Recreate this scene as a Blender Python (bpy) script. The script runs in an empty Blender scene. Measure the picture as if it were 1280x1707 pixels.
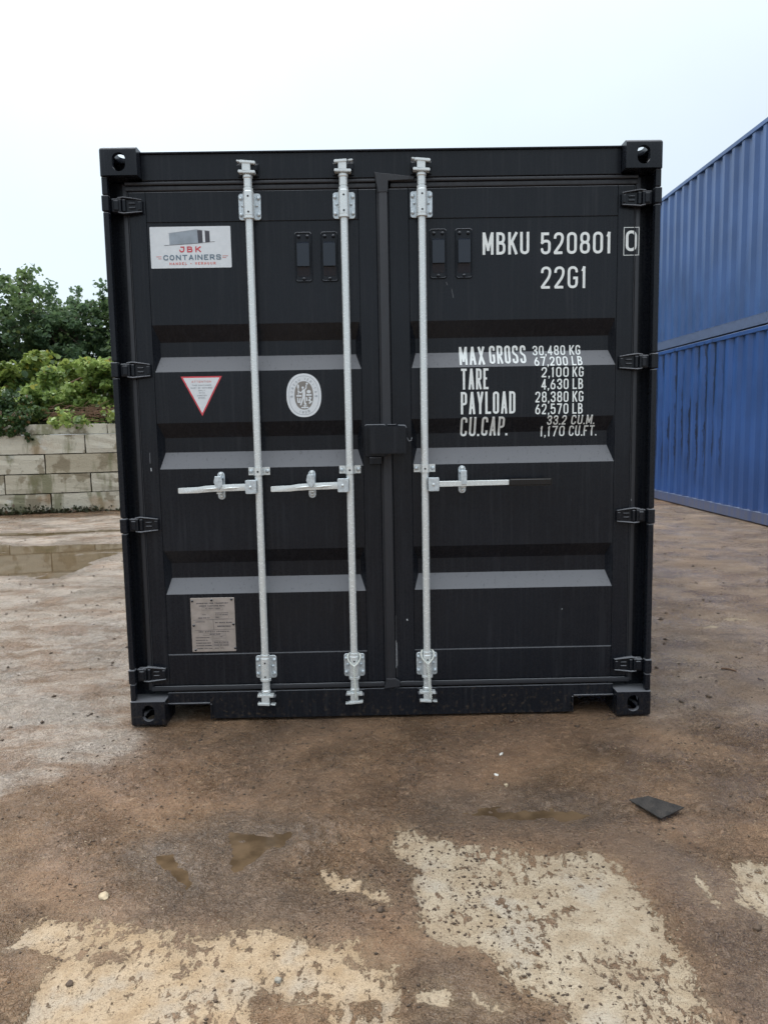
import bpy, bmesh, math, random
import numpy as np
from mathutils import Vector, Matrix
PI = math.pi
random.seed(7)
rng = np.random.default_rng(11)
scene = bpy.context.scene
COL = scene.collection

# ------------------------------------------------------------------ camera
cam = bpy.data.cameras.new('camera')
camo = bpy.data.objects.new('camera', cam); COL.objects.link(camo)
CR, CU, CF = (0.99976973, -0.01199462, -0.01779378), (0.0190204, 0.1114036, 0.99359321), (0.00993548, 0.99370286, -0.11160609)
m = Matrix.Identity(4)
for i in range(3):
    m[i][0], m[i][1], m[i][2] = CR[i], CU[i], -CF[i]
m[0][3], m[1][3], m[2][3] = 1.16537, -3.43153, 1.37424
camo.matrix_world = m
cam.sensor_fit = 'VERTICAL'; cam.sensor_height = 36.0; cam.lens = 36.0 * 1266.3 / 1707
cam.clip_start = 0.05; cam.clip_end = 2000
cam.dof.use_dof = True; cam.dof.focus_distance = 3.35; cam.dof.aperture_fstop = 11.0
scene.camera = camo

# ------------------------------------------------------------------ sky, sun, exposure
SUN_EL, SUN_AZ = math.radians(52), math.radians(-38)      # azimuth from +Y towards +X
world = bpy.data.worlds.new('World'); scene.world = world; world.use_nodes = True
wt = world.node_tree; wn = wt.nodes; wl = wt.links; wn.clear()
w_out = wn.new('ShaderNodeOutputWorld'); w_bg = wn.new('ShaderNodeBackground'); w_bg.inputs['Strength'].default_value = 0.1
w_sky = wn.new('ShaderNodeTexSky'); w_sky.sky_type = 'NISHITA'; w_sky.sun_disc = False
w_sky.sun_elevation = SUN_EL; w_sky.sun_rotation = SUN_AZ
w_tc = wn.new('ShaderNodeTexCoord')
w_sep = wn.new('ShaderNodeSeparateXYZ'); wl.new(w_tc.outputs['Generated'], w_sep.inputs[0])
w_ramp = wn.new('ShaderNodeValToRGB'); wl.new(w_sep.outputs['Z'], w_ramp.inputs['Fac'])
w_ramp.color_ramp.elements[0].position = 0.0; w_ramp.color_ramp.elements[0].color = (0.60, 0.675, 0.73, 1)
w_ramp.color_ramp.elements[1].position = 1.0; w_ramp.color_ramp.elements[1].color = (2.3, 2.4, 2.48, 1)
e = w_ramp.color_ramp.elements.new(0.25); e.color = (0.61, 0.70, 0.765, 1)
e = w_ramp.color_ramp.elements.new(0.52); e.color = (0.75, 0.83, 0.885, 1)
e = w_ramp.color_ramp.elements.new(0.72); e.color = (1.5, 1.58, 1.64, 1)
# broad soft brightness of the cloud deck around the hidden sun
w_dot = wn.new('ShaderNodeVectorMath'); w_dot.operation = 'DOT_PRODUCT'
wl.new(w_tc.outputs['Generated'], w_dot.inputs[0])
w_dot.inputs[1].default_value = (math.cos(SUN_EL) * math.sin(SUN_AZ), math.cos(SUN_EL) * math.cos(SUN_AZ), math.sin(SUN_EL))
w_mr = wn.new('ShaderNodeMapRange'); w_mr.interpolation_type = 'SMOOTHSTEP'
wl.new(w_dot.outputs['Value'], w_mr.inputs['Value'])
w_mr.inputs['From Min'].default_value = 0.3; w_mr.inputs['From Max'].default_value = 1.0
w_mr.inputs['To Min'].default_value = 9.6; w_mr.inputs['To Max'].default_value = 13.0
w_noise = wn.new('ShaderNodeTexNoise'); w_noise.inputs['Scale'].default_value = 2.2; w_noise.inputs['Detail'].default_value = 4
wl.new(w_tc.outputs['Generated'], w_noise.inputs['Vector'])
w_n2 = wn.new('ShaderNodeMapRange'); wl.new(w_noise.outputs['Fac'], w_n2.inputs['Value'])
w_n2.inputs['From Min'].default_value = 0.3; w_n2.inputs['From Max'].default_value = 0.7; w_n2.inputs['To Min'].default_value = 0.92; w_n2.inputs['To Max'].default_value = 1.05
w_mul = wn.new('ShaderNodeMath'); w_mul.operation = 'MULTIPLY'; wl.new(w_mr.outputs[0], w_mul.inputs[0]); wl.new(w_n2.outputs[0], w_mul.inputs[1])
w_sc = wn.new('ShaderNodeVectorMath'); w_sc.operation = 'SCALE'; wl.new(w_ramp.outputs['Color'], w_sc.inputs[0]); wl.new(w_mul.outputs[0], w_sc.inputs['Scale'])
w_mix = wn.new('ShaderNodeMix'); w_mix.data_type = 'RGBA'; w_mix.inputs['Factor'].default_value = 0.9
wl.new(w_sky.outputs[0], w_mix.inputs['A']); wl.new(w_sc.outputs[0], w_mix.inputs['B'])
wl.new(w_mix.outputs['Result'], w_bg.inputs['Color']); wl.new(w_bg.outputs[0], w_out.inputs['Surface'])

sun = bpy.data.lights.new('sun', 'SUN'); sun.energy = 1.3; sun.angle = math.radians(28); sun.color = (1, 0.96, 0.9)
suno = bpy.data.objects.new('sun', sun); COL.objects.link(suno)
suno.rotation_euler = (math.radians(90) - SUN_EL, 0, PI - SUN_AZ)
scene.view_settings.view_transform = 'Standard'; scene.view_settings.look = 'None'
scene.view_settings.gamma = 1; scene.view_settings.use_curve_mapping = False
scene.view_settings.exposure = 0.34
scene.cycles.max_bounces = 6; scene.cycles.diffuse_bounces = 3; scene.cycles.glossy_bounces = 3; scene.cycles.transmission_bounces = 2

# ------------------------------------------------------------------ node helpers
class NT:
    def __init__(s, name):
        s.m = bpy.data.materials.new(name); s.m.use_nodes = True
        s.t = s.m.node_tree; s.n = s.t.nodes; s.n.clear()
        s.out = s.n.new('ShaderNodeOutputMaterial'); s.b = s.n.new('ShaderNodeBsdfPrincipled')
        s.t.links.new(s.b.outputs[0], s.out.inputs[0])
    def put(s, sock, v):
        if v is None: return
        if isinstance(v, bpy.types.NodeSocket): s.t.links.new(v, sock)
        elif isinstance(v, (tuple, list)): sock.default_value = tuple(v) + ((1,) if sock.type == 'RGBA' and len(v) == 3 else ())
        else: sock.default_value = v
    def pos(s): return s.n.new('ShaderNodeNewGeometry').outputs['Position']
    def normal(s): return s.n.new('ShaderNodeNewGeometry').outputs['Normal']
    def obj(s): return s.n.new('ShaderNodeTexCoord').outputs['Object']
    def orand(s): return s.n.new('ShaderNodeObjectInfo').outputs['Random']
    def attr(s, name, out='Fac'):
        a = s.n.new('ShaderNodeAttribute'); a.attribute_name = name; return a.outputs[out]
    def noise(s, vec, scale, detail=4, rough=0.55, dist=0.0, out='Fac'):
        k = s.n.new('ShaderNodeTexNoise'); s.put(k.inputs['Vector'], vec)
        k.inputs['Scale'].default_value = scale; k.inputs['Detail'].default_value = detail
        k.inputs['Roughness'].default_value = rough; k.inputs['Distortion'].default_value = dist
        return k.outputs[out]
    def voro(s, vec, scale, feat='F1', out='Distance'):
        k = s.n.new('ShaderNodeTexVoronoi'); k.feature = feat; s.put(k.inputs['Vector'], vec); k.inputs['Scale'].default_value = scale
        return k.outputs[out]
    def map(s, vec, scale=(1, 1, 1), loc=(0, 0, 0), rot=(0, 0, 0)):
        k = s.n.new('ShaderNodeMapping'); s.put(k.inputs['Vector'], vec); k.inputs['Scale'].default_value = scale
        k.inputs['Location'].default_value = loc; k.inputs['Rotation'].default_value = rot; return k.outputs[0]
    def math(s, op, a, b=None, c=None, clamp=False):
        k = s.n.new('ShaderNodeMath'); k.operation = op; k.use_clamp = clamp
        s.put(k.inputs[0], a); s.put(k.inputs[1], b); s.put(k.inputs[2], c); return k.outputs[0]
    def rng(s, v, a, b, c=0.0, d=1.0, smooth=True):
        k = s.n.new('ShaderNodeMapRange'); k.interpolation_type = 'SMOOTHSTEP' if smooth else 'LINEAR'
        s.put(k.inputs['Value'], v)
        for nm, x in (('From Min', a), ('From Max', b), ('To Min', c), ('To Max', d)): s.put(k.inputs[nm], x)
        return k.outputs[0]
    def mix(s, f, a, b, mode='MIX'):
        k = s.n.new('ShaderNodeMix'); k.data_type = 'RGBA'; k.blend_type = mode
        s.put(k.inputs['Factor'], f); s.put(k.inputs['A'], a); s.put(k.inputs['B'], b); return k.outputs['Result']
    def sep(s, v, ax):
        k = s.n.new('ShaderNodeSeparateXYZ'); s.put(k.inputs[0], v); return k.outputs[ax]
    def bump(s, h, strength=0.3, dist=0.01, normal=None):
        k = s.n.new('ShaderNodeBump'); k.inputs['Strength'].default_value = strength; k.inputs['Distance'].default_value = dist
        s.put(k.inputs['Height'], h); s.put(k.inputs['Normal'], normal); return k.outputs[0]
    def set(s, **kw):
        for k, v in kw.items(): s.put(s.b.inputs[k.replace('_', ' ')], v)
        return s.m

def simple(name, col, rough=0.5, metal=0.0, var=0.12, scale=20, bump=0.1, bd=0.002):
    t = NT(name); n = t.noise(t.pos(), scale, 4)
    c = t.mix(t.rng(n, 0.3, 0.7), tuple(x * (1 - var) for x in col), tuple(min(1, x * (1 + var)) for x in col))
    return t.set(Base_Color=c, Roughness=t.rng(n, 0.2, 0.8, rough * 0.8, min(1, rough * 1.2)), Metallic=metal,
                 Normal=t.bump(t.noise(t.pos(), scale * 4, 3), bump, bd))

def paint_material(name, col, paler_tone, rough=0.34, streak=0.5, wetruns=False, spec=0.5):
    t = NT(name); p = t.pos()
    n1 = t.noise(p, 1.3, 3)
    st = t.noise(t.map(p, (52, 52, 1.7)), 1.0, 6, 0.72)              # rain runs down the sheet
    st2 = t.noise(t.map(p, (120, 120, 5)), 1.0, 3, 0.6)
    sp = t.noise(p, 90, 3, 0.7)
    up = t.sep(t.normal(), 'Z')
    lay = t.rng(up, 0.12, 0.42)                                       # paler tone on ledges that face up
    runs = t.math('MULTIPLY', t.rng(st, 0.5, 0.72), streak, clamp=True)
    runs2 = t.math('MULTIPLY', t.rng(st2, 0.55, 0.8), streak * 0.6, clamp=True)
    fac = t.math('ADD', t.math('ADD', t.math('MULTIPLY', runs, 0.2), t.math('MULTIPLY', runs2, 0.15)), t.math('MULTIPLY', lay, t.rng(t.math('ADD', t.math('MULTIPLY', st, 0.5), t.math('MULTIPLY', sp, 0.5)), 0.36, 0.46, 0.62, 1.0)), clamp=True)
    spots = t.rng(t.voro(p, 75), 0.02, 0.09, 0.45, 0.0)
    spots = t.math('MULTIPLY', spots, t.rng(t.noise(p, 9, 2), 0.5, 0.62))
    fac = t.math('ADD', fac, t.math('MULTIPLY', spots, 0.35), clamp=True)
    base = t.mix(t.rng(n1, 0.3, 0.7), tuple(x * 0.85 for x in col), tuple(x * 1.15 for x in col))
    c = t.mix(fac, base, paler_tone)
    if not wetruns:
        low = t.rng(t.sep(p, 'Z'), 0.32, 0.0)
        spl = t.math('MULTIPLY', low, t.rng(t.noise(p, 55, 5, 0.7), t.math('SUBTRACT', 0.66, t.math('MULTIPLY', low, 0.14)), 0.74))
        spl = t.math('MULTIPLY', spl, t.rng(t.sep(p, 'X'), 5, 4))
        c = t.mix(t.math('MULTIPLY', spl, 0.75), c, (0.115, 0.085, 0.06))
    if wetruns:
        zz = t.sep(p, 'Z'); yc = t.sep(p, 'Y')
        wob = t.math('MULTIPLY_ADD', t.math('SUBTRACT', t.noise(t.map(p, (1, 5, 3)), 1.0, 5, 0.7), 0.5), 0.16, yc)
        ph = t.math('FRACT', t.math('DIVIDE', t.math('SUBTRACT', wob, 0.30), 0.278))
        band = t.math('MULTIPLY', t.rng(ph, 0.36, 0.42), t.rng(ph, 0.66, 0.60))          # rain seeping down each folded recess
        fine = t.noise(t.map(p, (1, 34, 2.2)), 1.0, 5, 0.75, 0.8)
        msk = t.math('MULTIPLY', t.rng(zz, 2.6, 2.5), t.math('MULTIPLY', t.rng(yc, 7.3, 8.0), t.rng(t.noise(t.map(p, (0.2, 3.6, 0.8), loc=(0, 3, 0)), 1.0, 2), 0.36, 0.5)))
        msk = t.math('MULTIPLY', msk, t.rng(zz, 0.2, 0.9))
        w = t.math('MULTIPLY', t.math('MULTIPLY', band, t.rng(fine, 0.38, 0.47)), msk)
        c = t.mix(t.math('MULTIPLY', w, 1.0), c, tuple(x * 0.2 for x in col))
        dustlow = t.math('MULTIPLY', t.rng(zz, 0.20, 0.12), t.rng(t.noise(t.map(p, (1, 12, 1)), 1.0, 3), 0.3, 0.6, 0.4, 0.9))
        c = t.mix(t.math('MULTIPLY', dustlow, 0.75), c, (0.13, 0.125, 0.125))
    r = t.rng(t.math('ADD', t.math('MULTIPLY', st, 0.5), t.math('MULTIPLY', sp, 0.5)), 0.3, 0.7, rough * 0.8, rough * 1.25)
    r = t.math('ADD', r, t.math('MULTIPLY', fac, 0.25), clamp=True)
    bm = t.bump(t.noise(p, 160, 2), 0.10, 0.0008)
    bm = t.bump(t.noise(p, 3.2, 3), 0.3, 0.012, bm)
    return t.set(Base_Color=c, Roughness=r, Normal=bm, Specular_IOR_Level=spec)

M = {}
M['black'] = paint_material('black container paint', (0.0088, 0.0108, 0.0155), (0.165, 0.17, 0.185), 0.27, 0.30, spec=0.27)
t = NT('glossy vent plastic'); M['vent'] = t.set(Base_Color=(0.012, 0.017, 0.028), Roughness=0.14)
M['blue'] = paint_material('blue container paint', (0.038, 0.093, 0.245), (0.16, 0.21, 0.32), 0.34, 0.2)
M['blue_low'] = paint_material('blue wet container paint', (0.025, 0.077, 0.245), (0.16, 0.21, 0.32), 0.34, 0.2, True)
M['dark_blue'] = simple('blue grey rail paint', (0.075, 0.11, 0.2), 0.5)
t = NT('black rubber'); M['rubber'] = t.set(Base_Color=(0.022, 0.024, 0.03), Roughness=t.rng(t.noise(t.map(t.pos(), (60, 60, 6)), 1, 4), 0.3, 0.7, 0.38, 0.6), Normal=t.bump(t.noise(t.pos(), 40, 4), 0.25, 0.003))
t = NT('galvanised steel'); p = t.pos()
n = t.noise(p, 60, 5, 0.7); sg = t.voro(p, 220, 'F1', 'Color')
st = t.noise(t.map(p, (200, 200, 6)), 1, 3)
c = t.mix(t.rng(n, 0.35, 0.7), (0.73, 0.77, 0.775), (0.78, 0.82, 0.825))
c = t.mix(t.rng(st, 0.58, 0.7, 0, 0.35), c, (0.52, 0.57, 0.6))
M['galv'] = t.set(Base_Color=c, Metallic=0.35, Roughness=t.rng(n, 0.3, 0.7, 0.2, 0.3), Normal=t.bump(t.math('ADD', n, t.math('MULTIPLY', st, 0.5)), 0.03, 0.0006))
M['zinc'] = simple('bright zinc plate', (0.6, 0.66, 0.70), 0.36, 0.5, 0.15, 90, 0.2, 0.0008)
M['blackplastic'] = simple('black plastic grip', (0.003, 0.003, 0.004), 0.22, 0, 0.2, 50, 0.05, 0.001)
M['hole'] = simple('dark drilled hole', (0.006, 0.006, 0.007), 0.8)
M['letter'] = simple('white vinyl lettering', (0.82, 0.86, 0.86), 0.45, 0, 0.04, 60, 0.02)
M['stickerwhite'] = simple('white sticker vinyl', (0.72, 0.76, 0.80), 0.35, 0, 0.03, 40, 0.02)
M['red'] = simple('red print', (0.62, 0.07, 0.09), 0.4)
M['redsoft'] = simple('pale red print', (0.68, 0.22, 0.2), 0.4)
M['slate'] = simple('slate blue print', (0.13, 0.19, 0.25), 0.4)
M['printgrey'] = simple('grey print', (0.30, 0.33, 0.36), 0.4)
M['printdark'] = simple('dark print', (0.06, 0.06, 0.075), 0.4)
M['emblem'] = simple('grey emblem print', (0.23, 0.215, 0.20), 0.4)
M['bluegrey'] = simple('pale grey blue print', (0.33, 0.39, 0.46), 0.4)
t = NT('stainless data plate'); n = t.noise(t.pos(), 25, 3)
M['plate'] = t.set(Base_Color=t.mix(t.rng(n, 0.3, 0.7), (0.36, 0.32, 0.29), (0.44, 0.39, 0.36)), Roughness=0.45, Metallic=0.35, Normal=t.bump(n, 0.2, 0.004))
M['rope'] = simple('off white rope', (0.62, 0.64, 0.6), 0.9, 0, 0.15, 300, 0.4, 0.001)
M['chip'] = simple('bare scuffed metal', (0.55, 0.57, 0.6), 0.5)
M['lightmark'] = simple('grey scratch', (0.2, 0.21, 0.23), 0.5)

# ------------------------------------------------------------------ mesh helpers
WL = {}                                                             # world location of each object made here
def tag(o, label=None, category=None, group=None, kind=None):
    if label: o['label'] = label
    if category: o['category'] = category
    if group: o['group'] = group
    if kind: o['kind'] = kind
    return o
def thing(name, loc, label, category, group=None):
    o = bpy.data.objects.new(name, None); COL.objects.link(o); o.location = loc; o.empty_display_size = 0.2
    WL[o.name] = Vector(loc); return tag(o, label, category, group)
def link(name, me, parent, loc, scale=None, rot=None):
    o = bpy.data.objects.new(name, me); COL.objects.link(o)
    base = WL[parent.name] if parent else Vector((0, 0, 0))
    o.parent = parent; o.location = Vector(loc) - base; WL[o.name] = Vector(loc)
    if scale: o.scale = scale
    if rot: o.rotation_euler = rot
    return o
def finish(name, bm, mat, parent=None, smooth=19, kind=None):
    """one mesh object, its origin moved to the middle of its own bounds"""
    bmesh.ops.recalc_face_normals(bm, faces=bm.faces)
    co = np.array([v.co[:] for v in bm.verts]); c = Vector(((co.min(0) + co.max(0)) / 2).tolist())
    bmesh.ops.translate(bm, verts=bm.verts, vec=-c)
    me = bpy.data.meshes.new(name); bm.to_mesh(me); bm.free()
    mats = mat if isinstance(mat, (list, tuple)) else [mat]
    for k in mats: me.materials.append(k)
    if smooth:
        me.polygons.foreach_set('use_smooth', [True] * len(me.polygons)); me.set_sharp_from_angle(angle=math.radians(smooth))
    o = link(name, me, parent, c)
    if kind: o['kind'] = kind
    return o
def B(): return bmesh.new()
def box(bm, x0, x1, y0, y1, z0, z1, bevel=0, seg=2):
    g = bmesh.ops.create_cube(bm, size=1)
    for v in g['verts']:
        v.co = Vector(((x0 + x1) / 2 + v.co.x * (x1 - x0), (y0 + y1) / 2 + v.co.y * (y1 - y0), (z0 + z1) / 2 + v.co.z * (z1 - z0)))
    if bevel:
        ed = list({e for v in g['verts'] for e in v.link_edges})
        bmesh.ops.bevel(bm, geom=ed, offset=bevel, segments=seg, affect='EDGES', profile=0.5)
def prism(bm, poly, y0, y1, bevel=0, seg=1):
    """outline in x,z pushed from y0 to y1"""
    a = [bm.verts.new((x, y0, z)) for x, z in poly]; b = [bm.verts.new((x, y1, z)) for x, z in poly]
    fs = [bm.faces.new(a), bm.faces.new(b[::-1])]
    for i in range(len(poly)):
        j = (i + 1) % len(poly); fs.append(bm.faces.new((a[i], b[i], b[j], a[j])))
    if bevel:
        bmesh.ops.recalc_face_normals(bm, faces=fs)
        ed = [e for e in fs[0].edges] + [e for e in fs[1].edges]
        bmesh.ops.bevel(bm, geom=list(set(ed)), offset=bevel, segments=seg, affect='EDGES')
def cyl(bm, p0, p1, r, n=16, r2=None, cap=True):
    p0, p1 = Vector(p0), Vector(p1); r2 = r if r2 is None else r2
    d = (p1 - p0).normalized(); u = d.orthogonal().normalized(); v = d.cross(u)
    rings = []
    for p, rr in ((p0, r), (p1, r2)):
        rings.append([bm.verts.new(p + (u * math.cos(2 * PI * k / n) + v * math.sin(2 * PI * k / n)) * rr) for k in range(n)])
    for k in range(n):
        j = (k + 1) % n; bm.faces.new((rings[0][k], rings[0][j], rings[1][j], rings[1][k]))
    if cap: bm.faces.new(rings[0][::-1]); bm.faces.new(rings[1])
def lathe(bm, cx, cy, prof, n=20):
    """rings about a vertical axis, prof = [(r, z)]"""
    rs = [[bm.verts.new((cx + r * math.cos(2 * PI * k / n), cy + r * math.sin(2 * PI * k / n), z)) for k in range(n)] for r, z in prof]
    for a, b in zip(rs, rs[1:]):
        for k in range(n):
            j = (k + 1) % n; bm.faces.new((a[k], a[j], b[j], b[k]))
    bm.faces.new(rs[0][::-1]); bm.faces.new(rs[-1])
def tube(bm, pts, rad, n=8):
    pts = [Vector(p) for p in pts]; rs = rad if isinstance(rad, (list, tuple)) else [rad] * len(pts)
    prev = None; rings = []
    u = None
    for i, p in enumerate(pts):
        d = (pts[min(i + 1, len(pts) - 1)] - pts[max(i - 1, 0)]).normalized()
        u = d.orthogonal().normalized() if u is None else (u - d * u.dot(d)).normalized()
        v = d.cross(u)
        rings.append([bm.verts.new(p + (u * math.cos(2 * PI * k / n) + v * math.sin(2 * PI * k / n)) * rs[i]) for k in range(n)])
    for a, b in zip(rings, rings[1:]):
        for k in range(n):
            j = (k + 1) % n; bm.faces.new((a[k], a[j], b[j], b[k]))
    bm.faces.new(rings[0][::-1]); bm.faces.new(rings[-1])
def rrect(x0, x1, z0, z1, r, n=4):
    out = []
    for cx, cz, a in ((x1 - r, z1 - r, 0), (x0 + r, z1 - r, 90), (x0 + r, z0 + r, 180), (x1 - r, z0 + r, 270)):
        for k in range(n + 1):
            t_ = math.radians(a + 90 * k / n); out.append((cx + r * math.cos(t_), cz + r * math.sin(t_)))
    return out

# ------------------------------------------------------------------ stroke lettering
G = {
 '0': [('c', (0,0,1),(1,0,1),(1,1,1),(0,1,1))], 'O': [('c', (0,0,1),(1,0,1),(1,1,1),(0,1,1))],
 '1': [('o', (.05,.80),(.55,.98),(.55,0))], '2': [('o', (0,.74),(0,1,1),(1,1,1),(1,.58,1),(0,.03),(0.02,0),(1,0))],
 '3': [('o', (0,.78),(0,1,1),(1,1,1),(1,.54,1),(.4,.54)), ('o', (.4,.5),(1,.5,1),(1,0,1),(0,0,1),(0,.22))],
 '4': [('o', (.72,0),(.72,.97),(0,.26),(0,.24),(1,.24))],
 '5': [('o', (.95,1),(.06,1),(.04,.55),(.25,.62,1),(1,.62,1),(1,0,1),(0,0,1),(0,.2))],
 '6': [('o', (.75,1),(0,.5,1),(0,0,1),(1,0,1),(1,.56,1),(.12,.56))],
 '7': [('o', (0,1),(1,1),(.35,0))],
 '8': [('c', (.04,.53,1),(.96,.53,1),(.96,1,1),(.04,1,1)), ('c', (0,0,1),(1,0,1),(1,.53,1),(0,.53,1))],
 '9': [('o', (.25,0),(1,.5,1),(1,1,1),(0,1,1),(0,.44,1),(.88,.44))],
 'A': [('o', (0,0),(.46,1),(.54,1),(1,0)), ('o', (.16,.27),(.84,.27))],
 'B': [('o', (0,0),(0,1),(.92,1,1),(.92,.54,1),(0,.54)), ('o', (0,.51),(1,.51,1),(1,0,1),(0,0))],
 'C': [('o', (1,.74),(1,1,1),(0,1,1),(0,0,1),(1,0,1),(1,.26))], 'D': [('c', (0,0),(0,1),(1,1,1),(1,0,1))],
 'E': [('o', (1,1),(0,1),(0,0),(1,0)), ('o', (0,.52),(.85,.52))], 'F': [('o', (1,1),(0,1),(0,0)), ('o', (0,.5),(.85,.5))],
 'G': [('o', (1,.76),(1,1,1),(0,1,1),(0,0,1),(1,0,1),(1,.46),(.55,.46))],
 'H': [('o', (0,0),(0,1)), ('o', (1,0),(1,1)), ('o', (0,.5),(1,.5))], 'I': [('o', (.5,0),(.5,1))],
 'J': [('o', (.3,1),(1,1),(1,0,1),(0,0,1),(0,.25))], 'K': [('o', (0,0),(0,1)), ('o', (1,1),(.08,.42)), ('o', (.36,.58),(1,0))],
 'L': [('o', (0,1),(0,0),(1,0))], 'M': [('o', (0,0),(0,1),(.04,1),(.5,.2),(.96,1),(1,1),(1,0))], 'N': [('o', (0,0),(0,1),(.05,1),(.95,0),(1,0),(1,1))],
 'P': [('o', (0,0),(0,1),(1,1,1),(1,.45,1),(0,.45))], 'R': [('o', (0,0),(0,1),(1,1,1),(1,.48,1),(0,.48)), ('o', (.45,.46),(1,0))],
 'S': [('o', (1,.76),(1,1,1),(0,1,1),(0,.58,1),(1,.44,1),(1,0,1),(0,0,1),(0,.24))], 'T': [('o', (0,1),(1,1)), ('o', (.5,1),(.5,0))],
 'U': [('o', (0,1),(0,0,1),(1,0,1),(1,1))], 'V': [('o', (0,1),(.47,0),(.53,0),(1,1))], 'W': [('o', (0,1),(.25,0),(.5,.8),(.75,0),(1,1))],
 'X': [('o', (0,0),(1,1)), ('o', (0,1),(1,0))], 'Y': [('o', (0,1),(.5,.42),(1,1)), ('o', (.5,.42),(.5,0))], 'Z': [('o', (0,1),(1,1),(0,0),(1,0))],
 '-': [('o', (0,.45),(1,.45))], '.': [], ',': [], ' ': [], "'": [('o', (.5,1),(.5,.8))], '/': [('o', (0,0),(1,1))],
}
GW = {'I': .2, '1': .55, '.': .16, ',': .2, ' ': .62, 'M': 1.2, 'W': 1.3, 'N': 1.05, '-': .7, "'": .2, 'L': .9, 'F': .9, 'E': .9}
def fillet(pts, closed, R):
    P_ = [(p[0], p[1], p[2] if len(p) > 2 else 0) for p in pts]; n = len(P_); out = []
    for i, (x, y, f) in enumerate(P_):
        if not f or (not closed and i in (0, n - 1)): out.append((x, y)); continue
        a, b = P_[(i - 1) % n], P_[(i + 1) % n]
        va, vb = Vector((a[0] - x, a[1] - y)), Vector((b[0] - x, b[1] - y))
        la, lb = va.length, vb.length
        ka = la / 2 if a[2] else la * .95; kb = lb / 2 if b[2] else lb * .95
        d = min(R, ka, kb); va.normalize(); vb.normalize()
        s_, e_ = Vector((x, y)) + va * d, Vector((x, y)) + vb * d
        for k in range(6):
            t_ = k / 5; q = s_ * (1 - t_) ** 2 + Vector((x, y)) * 2 * t_ * (1 - t_) * .93 + e_ * t_ ** 2 + (s_ + e_) * .5 * (2 * t_ * (1 - t_) * .07)
            out.append((q.x, q.y))
    return out
def ribbon(bm, pts, closed, hw, fn, step=0.006, lay=None):
    """stroke of width 2*hw laid out piece by piece, each a hair above the last so none share a plane"""
    lay = [0] if lay is None else lay
    P_ = [Vector(p) for p in pts]
    P_ = [p for i, p in enumerate(P_) if i == 0 or (p - P_[i - 1]).length > 1e-6]
    if closed and (P_[0] - P_[-1]).length < 1e-6: P_.pop()
    n = len(P_); m_ = n if closed else n - 1
    def V(x, z):
        q = fn(x, z); return bm.verts.new((q[0], q[1] - lay[0] * 9e-6, q[2]))
    turn = []
    for i in range(n):
        if not closed and i in (0, n - 1): turn.append(0); continue
        turn.append((P_[i] - P_[i - 1]).angle(P_[(i + 1) % n] - P_[i]))
    for i in range(m_):
        a, b = P_[i], P_[(i + 1) % n]; d = (b - a).normalized(); nn = Vector((-d.y, d.x))
        ea, eb = (min(hw, hw * math.tan(min(turn[k], 2.6) / 2)) if turn[k] > .8 else 0 for k in (i, (i + 1) % n))
        a2, b2 = a - d * ea, b + d * eb; L = (b2 - a2).length; k = max(1, math.ceil(L / step)); lay[0] += 1
        row = []
        for q in range(k + 1):
            c = a2.lerp(b2, q / k); row.append((V(c.x + nn.x * hw, c.y + nn.y * hw), V(c.x - nn.x * hw, c.y - nn.y * hw)))
        for r0, r1 in zip(row, row[1:]): bm.faces.new((r0[0], r0[1], r1[1], r1[0]))
    for i in range(n):
        if .05 < turn[i] <= .8 or turn[i] > 1.8:
            lay[0] += 1; bm.faces.new([V(P_[i].x + hw * math.cos(q * PI / 5), P_[i].y + hw * math.sin(q * PI / 5)) for q in range(10)])
def text(bm, s, x0, x1, z0, z1, stroke, fn, step=0.006, gap=.3, lift=1.0):
    """letters between x0..x1 and z0..z1; fn(x, z, layer) gives the point on the surface"""
    ws = [GW.get(ch, 1.0) for ch in s]; gaps = gap * (len(s) - 1); tot = sum(ws) + gaps
    unit = (x1 - x0) / tot; x = x0; hw = stroke / 2
    for ch, w in zip(s, ws):
        cw = w * unit; ax, az, W_, H_ = x + hw, z0 + hw, max(cw - stroke, 1e-5), (z1 - z0) - stroke
        lay = [0]
        if ch in '.,':
            ribbon(bm, [(x + cw / 2, z0), (x + cw / 2, z0 + stroke)], False, hw, lambda a, b: fn(a, b, 0), step)
            if ch == ',': ribbon(bm, [(x + cw / 2 + hw * .3, z0 + hw), (x + cw / 2 - hw * .6, z0 - stroke * .9)], False, hw * .6, lambda a, b: fn(a, b, 1), step)
        for li, g in enumerate(G[ch]):
            pts = [(ax + p[0] * W_, az + p[1] * H_) + tuple(p[2:]) for p in g[1:]]
            ext = [list(p) for p in pts]
            cl = g[0] == 'c'
            if not cl and ch not in 'CGS235689':                    # run stroke ends out to the letter's edges
                for i0, i1 in ((0, 1), (-1, -2)):
                    d = Vector((ext[i0][0] - ext[i1][0], ext[i0][1] - ext[i1][1]))
                    e0 = (ext[i0][0] - ax) / W_ if W_ > 1e-4 else 0; e1 = (ext[i0][1] - az) / H_
                    if d.length > 0 and (abs(e1) < .01 or abs(e1 - 1) < .01 or e0 < .01 or e0 > .99):
                        d.normalize(); ext[i0][0] += d.x * hw * .98; ext[i0][1] += d.y * hw * .98
            ribbon(bm, fillet([tuple(p) for p in ext], cl, min(W_, H_) * .55), cl, hw, (lambda a, b: fn(a, b, 0)), step, lay)
        x += cw + gap * unit

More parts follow.
